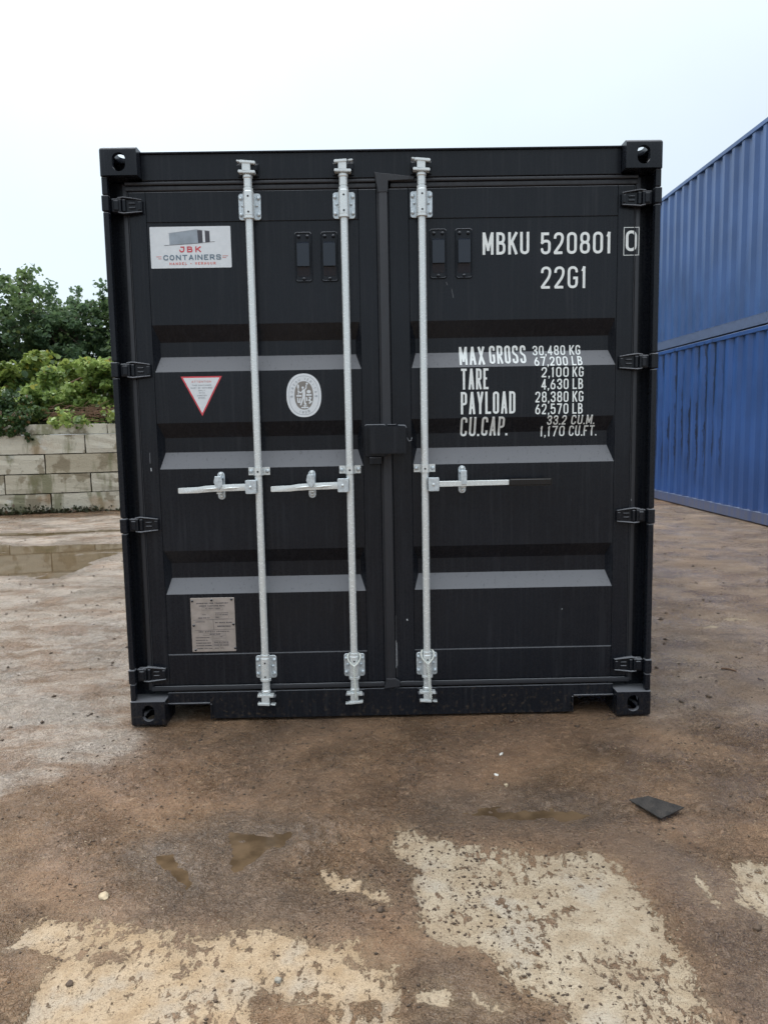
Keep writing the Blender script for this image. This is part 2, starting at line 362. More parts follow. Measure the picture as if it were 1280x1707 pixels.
# ------------------------------------------------------------------ numpy noise and ground fields
def _hash(ix, iy, s):
    h = (ix.astype(np.int64) * 374761393 + iy.astype(np.int64) * 668265263 + s * 974634777) & 0x7fffffff
    h = ((h ^ (h >> 13)) * 1274126177) & 0x7fffffff
    return ((h ^ (h >> 16)) & 0xffff) / 65535.0
def vn(x, y, sc, s=0):
    x = x / sc; y = y / sc; ix = np.floor(x); iy = np.floor(y); fx = x - ix; fy = y - iy
    fx = fx * fx * (3 - 2 * fx); fy = fy * fy * (3 - 2 * fy)
    a, b, c, d = _hash(ix, iy, s), _hash(ix + 1, iy, s), _hash(ix, iy + 1, s), _hash(ix + 1, iy + 1, s)
    return (a * (1 - fx) + b * fx) * (1 - fy) + (c * (1 - fx) + d * fx) * fy
def fbm(x, y, sc, o=4, s=0):
    r = 0; a = .5; t_ = 0
    for k in range(o): r = r + a * vn(x + 17.3 * k, y - 9.1 * k, sc / 2 ** k, s + k); t_ += a; a *= .5
    return r / t_ - .5
def sdf(poly, x, y, pad=0.6):
    """distance to a polygon, positive inside; -pad far outside"""
    P_ = np.array(poly, float); out = np.full(x.shape, -pad)
    m_ = (x > P_[:, 0].min() - pad) & (x < P_[:, 0].max() + pad) & (y > P_[:, 1].min() - pad) & (y < P_[:, 1].max() + pad)
    X, Y = x[m_], y[m_]; d = np.full(X.shape, 1e9); ins = np.zeros(X.shape, bool)
    for i in range(len(P_)):
        ax, ay = P_[i]; bx, by = P_[(i + 1) % len(P_)]
        ex, ey = bx - ax, by - ay; t_ = np.clip(((X - ax) * ex + (Y - ay) * ey) / (ex * ex + ey * ey + 1e-12), 0, 1)
        d = np.minimum(d, np.hypot(X - ax - t_ * ex, Y - ay - t_ * ey))
        c = ((ay > Y) != (by > Y)) & (X < ex * (Y - ay) / (ey if abs(ey) > 1e-12 else 1e-12) + ax); ins ^= c
    out[m_] = np.where(ins, d, -np.minimum(d, pad)); return out
def ss(a, b, x):
    t_ = np.clip((x - a) / (b - a), 0, 1); return t_ * t_ * (3 - 2 * t_)
CONC = [
 [(1.212,-0.948),(1.302,-1.004),(1.414,-1.092),(1.494,-1.081),(1.602,-1.135),(1.705,-1.148),(1.827,-1.127),(1.91,-1.198),(1.921,-1.278),(1.938,-1.381),(1.931,-1.513),(1.935,-1.597),(1.928,-1.663),(1.919,-1.754),(1.908,-1.846),(1.95,-2.2),(1.5,-2.3),(1.596,-1.853),(1.582,-1.771),(1.524,-1.74),(1.473,-1.699),(1.433,-1.623),(1.395,-1.554),(1.332,-1.54),(1.271,-1.488),(1.261,-1.369),(1.26,-1.236),(1.29,-1.197),(1.226,-1.153),(1.189,-1.064)],
 [(0.147,-1.52),(0.151,-1.459),(0.19,-1.396),(0.25,-1.418),(0.304,-1.427),(0.352,-1.396),(0.449,-1.432),(0.503,-1.472),(0.564,-1.456),(0.672,-1.491),(0.768,-1.476),(0.882,-1.468),(0.935,-1.501),(1.019,-1.54),(1.083,-1.518),(1.132,-1.613),(1.193,-1.637),(1.197,-1.768),(1.165,-2.2),(0.341,-2.2),(0.304,-1.788),(0.287,-1.688),(0.312,-1.606),(0.309,-1.561),(0.237,-1.541)],
 [(2.261,-1.196),(2.36,-1.225),(2.528,-1.287),(2.446,-1.557),(2.275,-1.574),(2.224,-1.486),(2.218,-1.433),(2.169,-1.39),(2.222,-1.335),(2.238,-1.244)],
 [(2.108,-1.278),(2.115,-1.316),(2.121,-1.402),(2.101,-1.388),(2.097,-1.315)],
 [(0.985,-1.193),(1.027,-1.202),(1.075,-1.252),(1.122,-1.291),(1.175,-1.337),(1.174,-1.38),(1.122,-1.342),(1.068,-1.297),(1.013,-1.272)],
 [(1.25,-1.711),(1.31,-1.698),(1.329,-1.763),(1.289,-1.771),(1.248,-1.746)],
 [(1.365,-1.735),(1.415,-1.742),(1.445,-1.776),(1.435,-1.794),(1.376,-1.76)],
 [(3.55,1.71),(3.62,1.76),(3.735,1.70),(3.69,1.66)], [(3.345,1.53),(3.40,1.56),(3.449,1.54),(3.40,1.50)]]
MUDSPOT = [[(0.825,-1.717),(0.864,-1.688),(0.942,-1.721),(1.031,-1.748),(1.022,-1.817),(0.861,-1.811)], [(0.384,-1.552),(0.412,-1.542),(0.48,-1.578),(0.458,-1.605),(0.403,-1.581)], [(1.082,-1.75),(1.147,-1.742),(1.161,-1.794),(1.097,-1.792)]]
PUD = [
 [(0.575,-0.963),(0.648,-0.917),(0.773,-0.913),(0.867,-0.957),(0.849,-1.032),(0.796,-1.083),(0.739,-1.15),(0.705,-1.173),(0.662,-1.095),(0.611,-1.04)],
 [(0.405,-1.067),(0.451,-1.036),(0.505,-1.053),(0.556,-1.142),(0.594,-1.224),(0.568,-1.269),(0.515,-1.206),(0.46,-1.138)],
 [(1.357,-0.824),(1.459,-0.785),(1.636,-0.782),(1.828,-0.809),(1.916,-0.882),(1.9,-0.93),(1.827,-0.95),(1.639,-0.925),(1.444,-0.900),(1.374,-0.878)],
 [(-4.6,5.3),(-4.2,6.3),(-3.7,6.2),(-3.2,5.9),(-2.792,5.95),(-2.455,6.0),(-1.795,5.961),(-1.2,6.1),(-1.2,5.7),(-1.604,5.34),(-1.753,5.139),(-1.871,4.603),(-1.812,3.95),(-1.876,3.53),(-2.084,3.71),(-2.308,3.845),(-2.516,3.905),(-2.97,3.913),(-3.8,4.2)],
 [(-5.4,7.6),(-4.162,7.281),(-3.417,7.15),(-2.909,7.35),(-1.2,7.5),(-1.1,7.1),(-2.741,7.05),(-3.26,6.75),(-4.37,6.849),(-5.4,6.9)],
 [(3.164,0.541),(3.19,0.565),(3.225,0.565),(3.239,0.523),(3.202,0.475),(3.165,0.48)]]
SMOOTHMUD = [(0.594,-1.3),(0.653,-1.242),(0.778,-1.216),(0.908,-1.221),(1.008,-1.345),(1.021,-1.428),(0.933,-1.476),(0.816,-1.472),(0.72,-1.487),(0.655,-1.414)]
def fields(x, y):
    wx = x + 0.05 * fbm(x, y, .16, 4, 5); wy = y + 0.05 * fbm(x, y, .16, 4, 9)
    conc = np.full(x.shape, -.3)
    for p in CONC: conc = np.maximum(conc, sdf(p, wx, wy))
    for p in MUDSPOT: conc = np.minimum(conc, -sdf(p, wx, wy))
    pud = np.full(x.shape, -.6)
    for i, p in enumerate(PUD): pud = np.maximum(pud, sdf(p, wx + .03 * fbm(x, y, .04, 3, 15), wy + .03 * fbm(x, y, .04, 3, 16)))
    sm = sdf(SMOOTHMUD, wx, wy)
    sm2 = sdf([(1.1,-.86),(1.36,-.8),(1.95,-.9),(2.15,-1.1),(2.6,-1.9),(2.5,-2.3),(1.98,-2.2),(1.97,-1.3),(1.85,-1.1),(1.5,-1.06),(1.25,-.95)], wx, wy)
    sm3 = sdf([(1.27,-1.52),(1.39,-1.58),(1.5,-1.74),(1.6,-1.9),(1.55,-2.2),(1.2,-2.2),(1.22,-1.7)], wx, wy)
    smooth = np.maximum(ss(-.05, .08, sm), np.maximum(ss(-.05, .08, sm2), ss(-.05, .08, sm3)))
    h = -.002 + .012 * fbm(x, y, .9, 3, 2)
    rough = (.017 * fbm(x, y, .10, 4, 3) + .007 * fbm(x, y, .03, 2, 6) + .018 * (np.abs(fbm(x, y, .07, 3, 21)) - .12) * ss(-.05, .12, fbm(x, y, .5, 2, 31)))
    tr = sdf([(0.83,-.84),(1.2,-.84),(1.2,-1.2),(0.88,-1.2)], wx, wy)
    u = x * .8 + y * .6; v = -x * .6 + y * .8
    u2 = x * .9 + y * .35; v2 = -x * .35 + y * .9
    rough = rough + .014 * fbm(u2 / 7, v2, .06, 3, 57) * ss(-1.1, -.7, y) * (1 - ss(.6, 1.6, y))
    tread = np.where(np.sin(u * 2 * PI / .052 + 2 * np.sign(np.sin(v * 2 * PI / .13))) > .1, 1, 0) * ss(0, .05, tr)
    rough = rough + tread * .008 + ss(-.06, .05, tr) * .012 * fbm(x, y, .05, 3, 44) * 1.3
    far = ss(2, 8, np.hypot(x - 1.2, y + 1))
    h = h + 1.5 * rough * (1 - smooth * .85) * (1 - ss(0, .03, conc) * .8) * (1 - .5 * far)
    h = h - .006 * ss(-.006, .012, conc)
    h = h - .017 * ss(-.02, .08, pud) * (1 - far * .45) - .006 * far * ss(-.2, .1, pud)
    under = ss(-.25, .05, np.minimum(np.minimum(x, 2.44 - x), np.minimum(y + .02, 6.1 - y)))
    h = h * (1 - .75 * under) - .006 * under
    wetm = np.maximum(ss(-.2, .0, pud + .08 * fbm(x, y, .12, 3, 91)), smooth * .75)
    # pale drying band left of the container, its colour lightened to carry wet sky sheen
    g = sdf([(-9,-.7),(-.28,-.70),(.05,-.5),(.12,-.3),(.02,-.02),(.2,.1),(.2,6),(-1,9),(-9,9)], x + .25 * fbm(x, y, .5, 4, 71), y + .25 * fbm(x, y, .5, 4, 77), 1.0)
    pale = ss(-.3, .35, g)
    rr = sdf([(2.35,-.1),(3.1,-.2),(9,.8),(9,9),(2.3,9)], x + .2 * fbm(x, y, .5, 4, 81), y + .2 * fbm(x, y, .5, 4, 87), 1.0)
    tan = ss(-.3, .5, rr)
    return h, conc, wetm, pale, tan

def graded(parts):
    out = []
    for a, b, s in parts: out.append(np.linspace(a, b, max(1, round(abs(b - a) / s)), endpoint=False))
    return np.concatenate(out + [np.array([parts[-1][1]])])
gxs = graded([(-300, -60, 24), (-60, -15, 3), (-15, -6, .5), (-6, -1.2, .07), (-1.2, -.45, .02), (-.45, 2.85, .008), (2.85, 4, .02), (4, 9, .08), (9, 20, .8), (20, 60, 4), (60, 300, 24)])
gys = graded([(-300, -40, 26), (-40, -8, 3), (-8, -2.3, .2), (-2.3, -2.0, .02), (-2.0, .05, .008), (.05, 2.2, .022), (2.2, 11, .07), (11, 30, 1), (30, 80, 5), (80, 300, 24)])
GX, GY = np.meshgrid(gxs, gys)
gh, gconc, gwet, gpale, gtan = fields(GX.ravel(), GY.ravel())
def grid_mesh(name, X, Y, Z):
    ny, nx = X.shape; me = bpy.data.meshes.new(name)
    co = np.stack([X.ravel(), Y.ravel(), Z.ravel()], 1).astype(np.float32)
    idx = np.arange(nx * ny).reshape(ny, nx)
    q = np.stack([idx[:-1, :-1], idx[:-1, 1:], idx[1:, 1:], idx[1:, :-1]], -1).reshape(-1, 4)
    me.vertices.add(len(co)); me.vertices.foreach_set('co', co.ravel())
    me.loops.add(q.size); me.loops.foreach_set('vertex_index', q.ravel().astype(np.int32))
    me.polygons.add(len(q)); me.polygons.foreach_set('loop_start', (np.arange(len(q)) * 4).astype(np.int32))
    me.polygons.foreach_set('use_smooth', np.ones(len(q), bool)); me.update(calc_edges=True); return me
gme = grid_mesh('ground', GX, GY, gh)
for nm, arr in (('conc', gconc), ('wet', gwet), ('pale', gpale), ('tan', gtan)):
    at = gme.attributes.new(nm, 'FLOAT', 'POINT'); at.data.foreach_set('value', arr.astype(np.float32))
t = NT('muddy yard ground'); p = t.pos()
conc, wet, pale, tan = t.attr('conc'), t.attr('wet'), t.attr('pale'), t.attr('tan')
n60, n15, n4, n200, n1 = t.noise(p, 60, 3, 0.6), t.noise(p, 14, 3, 0.6), t.noise(p, 3.5, 4), t.noise(p, 260, 2, 0.7), t.noise(p, 0.9, 2)
smear = t.noise(t.map(p, (9, 34, 1), rot=(0, 0, 0.7)), 1.0, 5, 0.65)
smearx = t.noise(t.map(p, (1.6, 3.6, 1), rot=(0, 0, 0.35)), 1.0, 7, 0.72, 0.4)
spot = t.noise(t.map(p, (40, 24, 30), rot=(0, 0, -0.25)), 1.0, 6, 0.68, 0.3)
e1 = t.math('MULTIPLY_ADD', t.math('SUBTRACT', n60, 0.5), 0.07, conc)
e1 = t.math('MULTIPLY_ADD', t.math('SUBTRACT', n15, 0.5), 0.07, e1)
cm = t.rng(e1, -0.004, 0.005)
fl = t.n.new('ShaderNodeTexVoronoi'); t.put(fl.inputs['Vector'], p); fl.inputs['Scale'].default_value = 150
flr = t.sep(fl.outputs['Color'], 'X'); fld = t.rng(fl.outputs['Distance'], 0.22, 0.38, 1.0, 0.0)
fl2 = t.n.new('ShaderNodeTexVoronoi'); t.put(fl2.inputs['Vector'], p); fl2.inputs['Scale'].default_value = 330
fl2r = t.sep(fl2.outputs['Color'], 'X')
gritmask = t.rng(t.noise(p, 2.4, 4, 0.6), 0.42, 0.6)
lightfl = t.math('MULTIPLY', t.math('MULTIPLY', t.rng(flr, 0.90, 0.93), fld), gritmask)
darkfl = t.math('MULTIPLY', t.rng(flr, 0.16, 0.10), fld)
edge_near = t.rng(conc, 0.0, 0.22, 1.0, 0.35)
holes = t.rng(t.math('MULTIPLY_ADD', t.math('SUBTRACT', n4, 0.5), 0.45, t.math('MULTIPLY_ADD', edge_near, 0.03, spot)), 0.59, 0.62)
cm = t.math('MULTIPLY', cm, t.math('SUBTRACT', 1.0, holes))
mud = t.mix(t.rng(n4, 0.32, 0.68), (0.140, 0.082, 0.046), (0.29, 0.176, 0.100))
mud = t.mix(t.rng(smear, 0.45, 0.7, 0, 0.55), mud, (0.19, 0.13, 0.085))
mud = t.mix(t.rng(n1, 0.44, 0.66, 0, 0.42), mud, (0.235, 0.128, 0.070))
hol = t.noise(p, 24, 5, 0.7)
mud = t.mix(t.rng(hol, 0.46, 0.30, 0, 0.4), mud, (0.09, 0.056, 0.034))  # damp hollows darkened, dry crests lightened below: occlusion shade painted into the mud colour
mud = t.mix(t.rng(hol, 0.54, 0.68, 0, 0.55), mud, (0.38, 0.255, 0.155))
clod = t.noise(p, 31, 3, 0.62, 1.2); clodm = t.rng(t.noise(p, 2.1, 2, 0.6), 0.35, 0.65, 0.2, 0.9)
ridge = t.math('ABSOLUTE', t.math('SUBTRACT', clod, 0.5))
mud = t.mix(t.math('MULTIPLY', t.rng(ridge, 0.035, 0.0), t.math('MULTIPLY', clodm, 0.22)), mud, (0.045, 0.028, 0.018))  # cracks between clods darkened in colour, like shade in the creases
mud = t.mix(t.rng(n200, 0.58, 0.75, 0, 0.5), mud, (0.27, 0.2, 0.14))
mud = t.mix(t.math('MULTIPLY', wet, 0.75), mud, t.mix(t.rng(n15, 0.3, 0.7), (0.085, 0.056, 0.036), (0.14, 0.092, 0.058)))
palecol = t.mix(t.rng(smearx, 0.40, 0.56), (0.27, 0.178, 0.118), (0.45, 0.375, 0.31))  # lighter tone stands in for sky reflected off the wet ground
palecol = t.mix(t.rng(n15, 0.5, 0.75, 0, 0.55), palecol, (0.2, 0.14, 0.1))
pm = t.rng(t.math('MULTIPLY_ADD', t.math('SUBTRACT', t.noise(p, 3.2, 7, 0.72, 0.5), 0.5), 1.6, pale), 0.25, 0.85)
tancol = t.mix(t.rng(smearx, 0.38, 0.66), (0.25, 0.175, 0.12), (0.39, 0.295, 0.215))
mud = t.mix(t.math('MULTIPLY', t.rng(tan, 0.1, 0.8), 0.8), mud, tancol)
mud = t.mix(t.math('MULTIPLY', pm, t.math('SUBTRACT', 1.0, t.math('MULTIPLY', wet, 0.6))), mud, palecol)
mud = t.mix(t.rng(fl2r, 0.7, 0.95, 0, 0.35), mud, (0.30, 0.22, 0.15))
mud = t.mix(t.rng(fl2r, 0.3, 0.05, 0, 0.4), mud, (0.05, 0.034, 0.024))
mud = t.mix(t.math('MULTIPLY', lightfl, 0.8), mud, (0.46, 0.37, 0.26))
mud = t.mix(t.math('MULTIPLY', darkfl, 0.55), mud, (0.045, 0.032, 0.024))
halo = t.math('MULTIPLY', t.rng(e1, -0.075, 0.005), t.rng(t.noise(p, 11, 6, 0.7), 0.40, 0.62, 0.15, 1.0))
mud = t.mix(t.math('MULTIPLY', halo, 0.42), mud, (0.31, 0.225, 0.14))
crumbs = t.rng(t.voro(p, 55), 0.10, 0.2, 1.0, 0.0)
crumbs = t.math('MULTIPLY', crumbs, t.rng(t.noise(p, 6, 3), 0.5, 0.6))
mud = t.mix(t.math('MULTIPLY', crumbs, 0.55), mud, (0.06, 0.04, 0.028))
ccol = t.mix(t.rng(n15, 0.35, 0.68), (0.38, 0.295, 0.20), (0.48, 0.40, 0.295))
ccol = t.mix(t.math('MULTIPLY', t.rng(t.sep(p, 'X'), 1.35, 1.05), 0.65), ccol, t.mix(t.rng(n15, 0.35, 0.65), (0.42, 0.285, 0.165), (0.53, 0.385, 0.245)))
ccol = t.mix(t.rng(t.noise(p, 5, 4), 0.54, 0.68, 0, 0.45), ccol, (0.44, 0.405, 0.35))
ccol = t.mix(t.rng(t.noise(p, 130, 3, 0.7), 0.56, 0.66, 0, 0.75), ccol, (0.2, 0.135, 0.085))
ccol = t.mix(t.rng(t.noise(p, 7, 7, 0.72), 0.50, 0.68, 0, 0.6), ccol, (0.28, 0.2, 0.125))
ccol = t.mix(t.math('MULTIPLY', t.rng(conc, 0.05, 0.0), 0.25), ccol, (0.27, 0.195, 0.125))
col = t.mix(cm, mud, ccol)
wr = t.rng(t.math('ADD', t.math('MULTIPLY', t.noise(p, 1.7, 5, 0.6), 0.75), t.math('MULTIPLY', n60, 0.25)), 0.43, 0.57, 0.13, 0.62)
wr = t.math('SUBTRACT', wr, t.math('MULTIPLY', wet, 0.16))
sheen = t.math('MULTIPLY', pm, t.rng(smearx, 0.42, 0.58))
wr = t.math('SUBTRACT', wr, t.math('MULTIPLY', sheen, 0.12))
rgh = t.math('MAXIMUM', t.math('ADD', wr, t.math('MULTIPLY', cm, 0.5)), 0.12, clamp=True)
hgt = t.math('ADD', t.math('MULTIPLY_ADD', n60, 0.6, t.math('MULTIPLY', n200, 0.3)), t.math('MULTIPLY', hol, 0.9))
hgt = t.math('MULTIPLY', hgt, t.math('SUBTRACT', 1.0, t.math('MULTIPLY', wet, 0.35)))
hgt = t.math('MULTIPLY_ADD', crumbs, 0.35, hgt); hgt = t.math('MULTIPLY_ADD', t.math('ADD', lightfl, darkfl), 0.25, hgt); hgt = t.math('MULTIPLY_ADD', fl2r, 0.16, hgt)
hgt = t.math('SUBTRACT', hgt, t.math('MULTIPLY', cm, 0.2))
lump = t.math('MULTIPLY', t.math('MULTIPLY', t.rng(ridge, 0.0, 0.13), clodm), t.math('SUBTRACT', 1.0, t.math('MULTIPLY', cm, 0.85)))
lump = t.math('MULTIPLY', lump, t.math('SUBTRACT', 1.0, t.math('MULTIPLY', wet, 0.4)))
bm_ = t.bump(t.math('MULTIPLY_ADD', lump, 0.7, hgt), 1.0, 0.013)
film = t.math('MULTIPLY', t.rng(t.math('ADD', t.math('MULTIPLY', t.noise(p, 1.9, 6, 0.68), 0.8), t.math('MULTIPLY', n15, 0.2)), 0.47, 0.56), t.math('SUBTRACT', 1.0, cm))
film = t.math('MAXIMUM', film, t.math('MULTIPLY', wet, t.math('SUBTRACT', 1.0, cm)))
t.set(Base_Color=col, Roughness=rgh, Normal=bm_, IOR=1.4, Coat_Weight=t.math('MULTIPLY', film, 0.9), Coat_Roughness=0.13, Coat_IOR=1.36, Coat_Normal=bm_)
gme.materials.append(t.m)
ground = bpy.data.objects.new('ground', gme); COL.objects.link(ground); tag(ground, kind='structure')

# water lying in the hollows
t = NT('muddy water'); p = t.pos()
n = t.noise(p, 6, 3)
M['water'] = t.set(Base_Color=t.mix(t.rng(n, 0.3, 0.7), (0.075, 0.05, 0.026), (0.115, 0.08, 0.045)), Roughness=0.03, IOR=1.33, Normal=t.bump(t.noise(t.map(p, (8, 16, 1)), 1, 2), 0.02, 0.004))
t = NT('shallow brown water'); M['water2'] = t.set(Base_Color=t.mix(t.rng(t.noise(t.pos(), 12, 4), 0.35, 0.65), (0.066, 0.043, 0.024), (0.125, 0.083, 0.048)), Roughness=0.06, IOR=1.33, Normal=t.bump(t.noise(t.pos(), 90, 3), 0.25, 0.002))
for i, pl in enumerate(PUD):
    P_ = np.array(pl); c = P_.mean(0); pad = .06 if i < 3 or i == 5 else .3
    b = B()
    x0, x1, y0, y1 = P_[:, 0].min() - pad, P_[:, 0].max() + pad, P_[:, 1].min() - pad, P_[:, 1].max() + pad
    outline = [(c[0] + (a[0] - c[0]) * (1 + pad * 1.6 + .1), c[1] + (a[1] - c[1]) * (1 + pad * 1.6 + .1)) for a in pl]
    z = -.0135 if i < 3 or i == 5 else -.0135
    b.faces.new([b.verts.new((a[0], a[1], z)) for a in outline])
    bmesh.ops.triangulate(b, faces=b.faces)
    finish('puddle', b, M['water2'] if i < 3 or i == 5 else M['water'], None, 0, 'structure')

# ------------------------------------------------------------------ container building blocks
def casting_mesh(name, mat):
    """hollow corner casting, 162 x 178 x 118, outer faces at x=0, y=0, z=top; centred"""
    b = B(); box(b, -.081, .081, -.089, .089, -.059, .059)
    ed = [e for e in b.edges if sum(1 for v in e.verts if v.co.x < 0) == 2 and (sum(1 for v in e.verts if v.co.z > 0) == 2 or sum(1 for v in e.verts if v.co.y < 0) == 2) or (all(v.co.z > 0 and v.co.y < 0 for v in e.verts))]
    bmesh.ops.bevel(b, geom=ed, offset=.013, segments=4, affect='EDGES', profile=.5)
    me = bpy.data.meshes.new(name); b.to_mesh(me); b.free(); o = bpy.data.objects.new('temp', me); COL.objects.link(o)
    cuts = []
    def cutter(fill):
        c = B(); fill(c); bmesh.ops.recalc_face_normals(c, faces=c.faces)
        cm_ = bpy.data.meshes.new('c'); c.to_mesh(cm_); c.free(); co_ = bpy.data.objects.new('tempc', cm_); COL.objects.link(co_); cuts.append(co_)
        md = o.modifiers.new('b', 'BOOLEAN'); md.operation = 'DIFFERENCE'; md.object = co_; md.solver = 'EXACT'
    cutter(lambda c: box(c, -.055, .057, -.064, .066, -.035, .033))
    def slot(c, axis):
        pr = rrect(-.028, .028, -.039, .039, .0275, 6) if axis == 'y' else (rrect(-.031, .031, -.062, .062, .0305, 6) if axis == 'z' else rrect(-.045, .045, -.026, .026, .0255, 6))
        f0, f1 = [], []
        for u, v in pr:
            if axis == 'y': a, d = (u + .004, -.12, v - .004), (u + .004, -.04, v - .004)
            if axis == 'z': a, d = (u, v, .02), (u, v, .1)
            if axis == 'x': a, d = (-.12, u, v), (-.04, u, v)
            f0.append(c.verts.new(a)); f1.append(c.verts.new(d))
        c.faces.new(f0); c.faces.new(f1[::-1])
        for i in range(len(f0)):
            j = (i + 1) % len(f0); c.faces.new((f0[i], f1[i], f1[j], f0[j]))
    for ax in 'yzx': cutter(lambda c, ax=ax: slot(c, ax))
    bpy.context.view_layer.update()
    dg = bpy.context.evaluated_depsgraph_get(); res = bpy.data.meshes.new_from_object(o.evaluated_get(dg))
    for q in [o] + cuts: bpy.data.objects.remove(q, do_unlink=True)
    res.name = name; res.materials.clear(); res.materials.append(mat)
    res.polygons.foreach_set('use_smooth', [True] * len(res.polygons)); res.set_sharp_from_angle(angle=math.radians(30)); return res
def corr_profile(L0, L1):
    """(along, depth) points of the wall's folded sheet; depth 0 = outermost"""
    pts = []; a = L0
    while a < L1 - .2:
        for da, d in ((0, 0), (.072, 0), (.140, .036), (.210, .036)): pts.append((a + da, d))
        a += .278
    pts.append((L1, 0)); return pts
def corr_wall(name, mat, parent, prof, pos, z0, z1, flip, axis='y', th=.003):
    b = B(); pr = []
    for a, d in prof:
        c = pos + d * flip; pr.append((c, a) if axis == 'y' else (a, c))
    lo = [b.verts.new((x, y, z0)) for x, y in pr]; hi = [b.verts.new((x, y, z1)) for x, y in pr]
    for i in range(len(pr) - 1): b.faces.new((lo[i], lo[i + 1], hi[i + 1], hi[i]))
    ns = len(pr)
    off = flip * th
    lo2 = [b.verts.new((x + (off if axis == 'y' else 0), y + (off if axis != 'y' else 0), z0)) for x, y in pr]
    hi2 = [b.verts.new((x + (off if axis == 'y' else 0), y + (off if axis != 'y' else 0), z1)) for x, y in pr]
    for i in range(ns - 1): b.faces.new((lo2[i], hi2[i], hi2[i + 1], lo2[i + 1]))
    for i in range(ns - 1): b.faces.new((hi[i], hi[i + 1], hi2[i + 1], hi2[i])); b.faces.new((lo[i], lo2[i], lo2[i + 1], lo[i + 1]))
    me = bpy.data.meshes.new(name); b.to_mesh(me); b.free(); me.materials.append(mat)
    me.transform(Matrix.Translation(-WL[parent.name])) ; o = bpy.data.objects.new(name, me); COL.objects.link(o); o.parent = parent
    WL[o.name] = WL[parent.name].copy(); return o
def add_castings(root, cmesh, x0, x1, y0, y1, z0, z1):
    for sx, cx in ((1, x0 + .081), (-1, x1 - .081)):
        for sy, cy in ((1, y0 + .089), (-1, y1 - .089)):
            for sz, cz in ((1, z1 - .059), (-1, z0 + .059)):
                link('corner_casting', cmesh, root, (cx, cy, cz), (sx, sy, sz))

# ------------------------------------------------------------------ black container
H = 2.591; W = 2.438; LEN = 6.058
YD = .070                                    # plane of the door frames
C = thing('shipping_container', (W / 2, LEN / 2, 0), 'black steel shipping container standing on the wet yard with its doors shut', 'container')
cme = casting_mesh('corner_casting', M['black'])
add_castings(C, cme, 0, W, 0, LEN, 0, H)
b = B(); box(b, .162, W - .162, .062, .075, 2.466, 2.583, .003); box(b, .162, W - .162, .0755, .125, 2.47, 2.583, 0)
box(b, .162, W - .162, .052, .0615, 2.577, 2.584, .001)
finish('header', b, M['black'], C)
nx = .362; b = B()
prism(b, [(.1635, .083), (nx, .083), (nx, .010), (2.085, .006), (2.085, .083), (W - .1635, .083), (W - .1635, .138), (.1635, .138)], .060, .075)
for xa, xb in ((.1635, nx - .001), (2.086, W - .1635)): box(b, xa, xb, .048, .0595, .0835, .0905, .001); box(b, xa, xb, .0755, .16, .0835, .089)
for xa in (nx, 2.085 - .008): box(b, xa + .0005, xa + .0075, .050, .0595, .008, .083, .001); box(b, xa + .001, xa + .007, .0755, .16, .01, .083)
box(b, nx + .012, 2.085 - .012, .0755, .15, .012, .017)
finish('door_sill', b, M['black'], C)
for s in (0, 1):
    X = lambda a: a if s == 0 else W - a
    b = B()
    segs = [.118, .2, .27, .91, .98, 1.612, 1.682, 2.326, 2.396, 2.473]
    for i in range(9):
        lug = i % 2 == 1
        xa, xb = sorted((X(-.002 if lug else 0.001), X(.029 if lug else .026)))
        box(b, xa, xb, .010 if lug else .014, .045, segs[i] + .0015, segs[i + 1] - .0015, .004)
    for xa, xb, ya, yb in ((.002, .008, .0455, .18), (.0085, .085, .112, .118)):
        xa, xb = sorted((X(xa), X(xb))); box(b, xa, xb, ya, yb, .12, 2.471)
    finish('corner_post', b, M['black'], C)
    xa, xb = sorted((X(.002), X(.06))); b = B(); box(b, xa, xb, LEN - .18, LEN - .01, .119, 2.472, .006); finish('corner_post', b, M['black'], C)
    b = B(); xa, xb = sorted((X(.004), X(.055))); box(b, xa, xb, .179, LEN - .179, 2.53, 2.588, .004); finish('top_rail', b, M['black'], C)
    b = B(); xa, xb = sorted((X(.004), X(.05))); box(b, xa, xb, .179, LEN - .179, .013, .17, .004); finish('bottom_rail', b, M['black'], C)
    corr_wall('side_wall', M['black'], C, corr_profile(.182, LEN - .182), X(.006), .171, 2.529, 1 if s == 0 else -1)
b = B(); box(b, .056, W - .056, .126, LEN - .06, 2.565, 2.574)
for k in range(24): box(b, .2, W - .2, .35 + k * .235, .47 + k * .235, 2.5745, 2.582, .003)
finish('roof', b, M['black'], C)
b = B(); box(b, .051, W - .051, .125, LEN - .06, .13, .168)
for k in range(18): box(b, .052, W - .052, .4 + k * .31, .45 + k * .31, .03, .1295)
finish('floor', b, M['black'], C)
corr_wall('end_wall', M['black'], C, corr_profile(.062, W - .062), LEN - .006, .12, 2.56, -1, 'x')

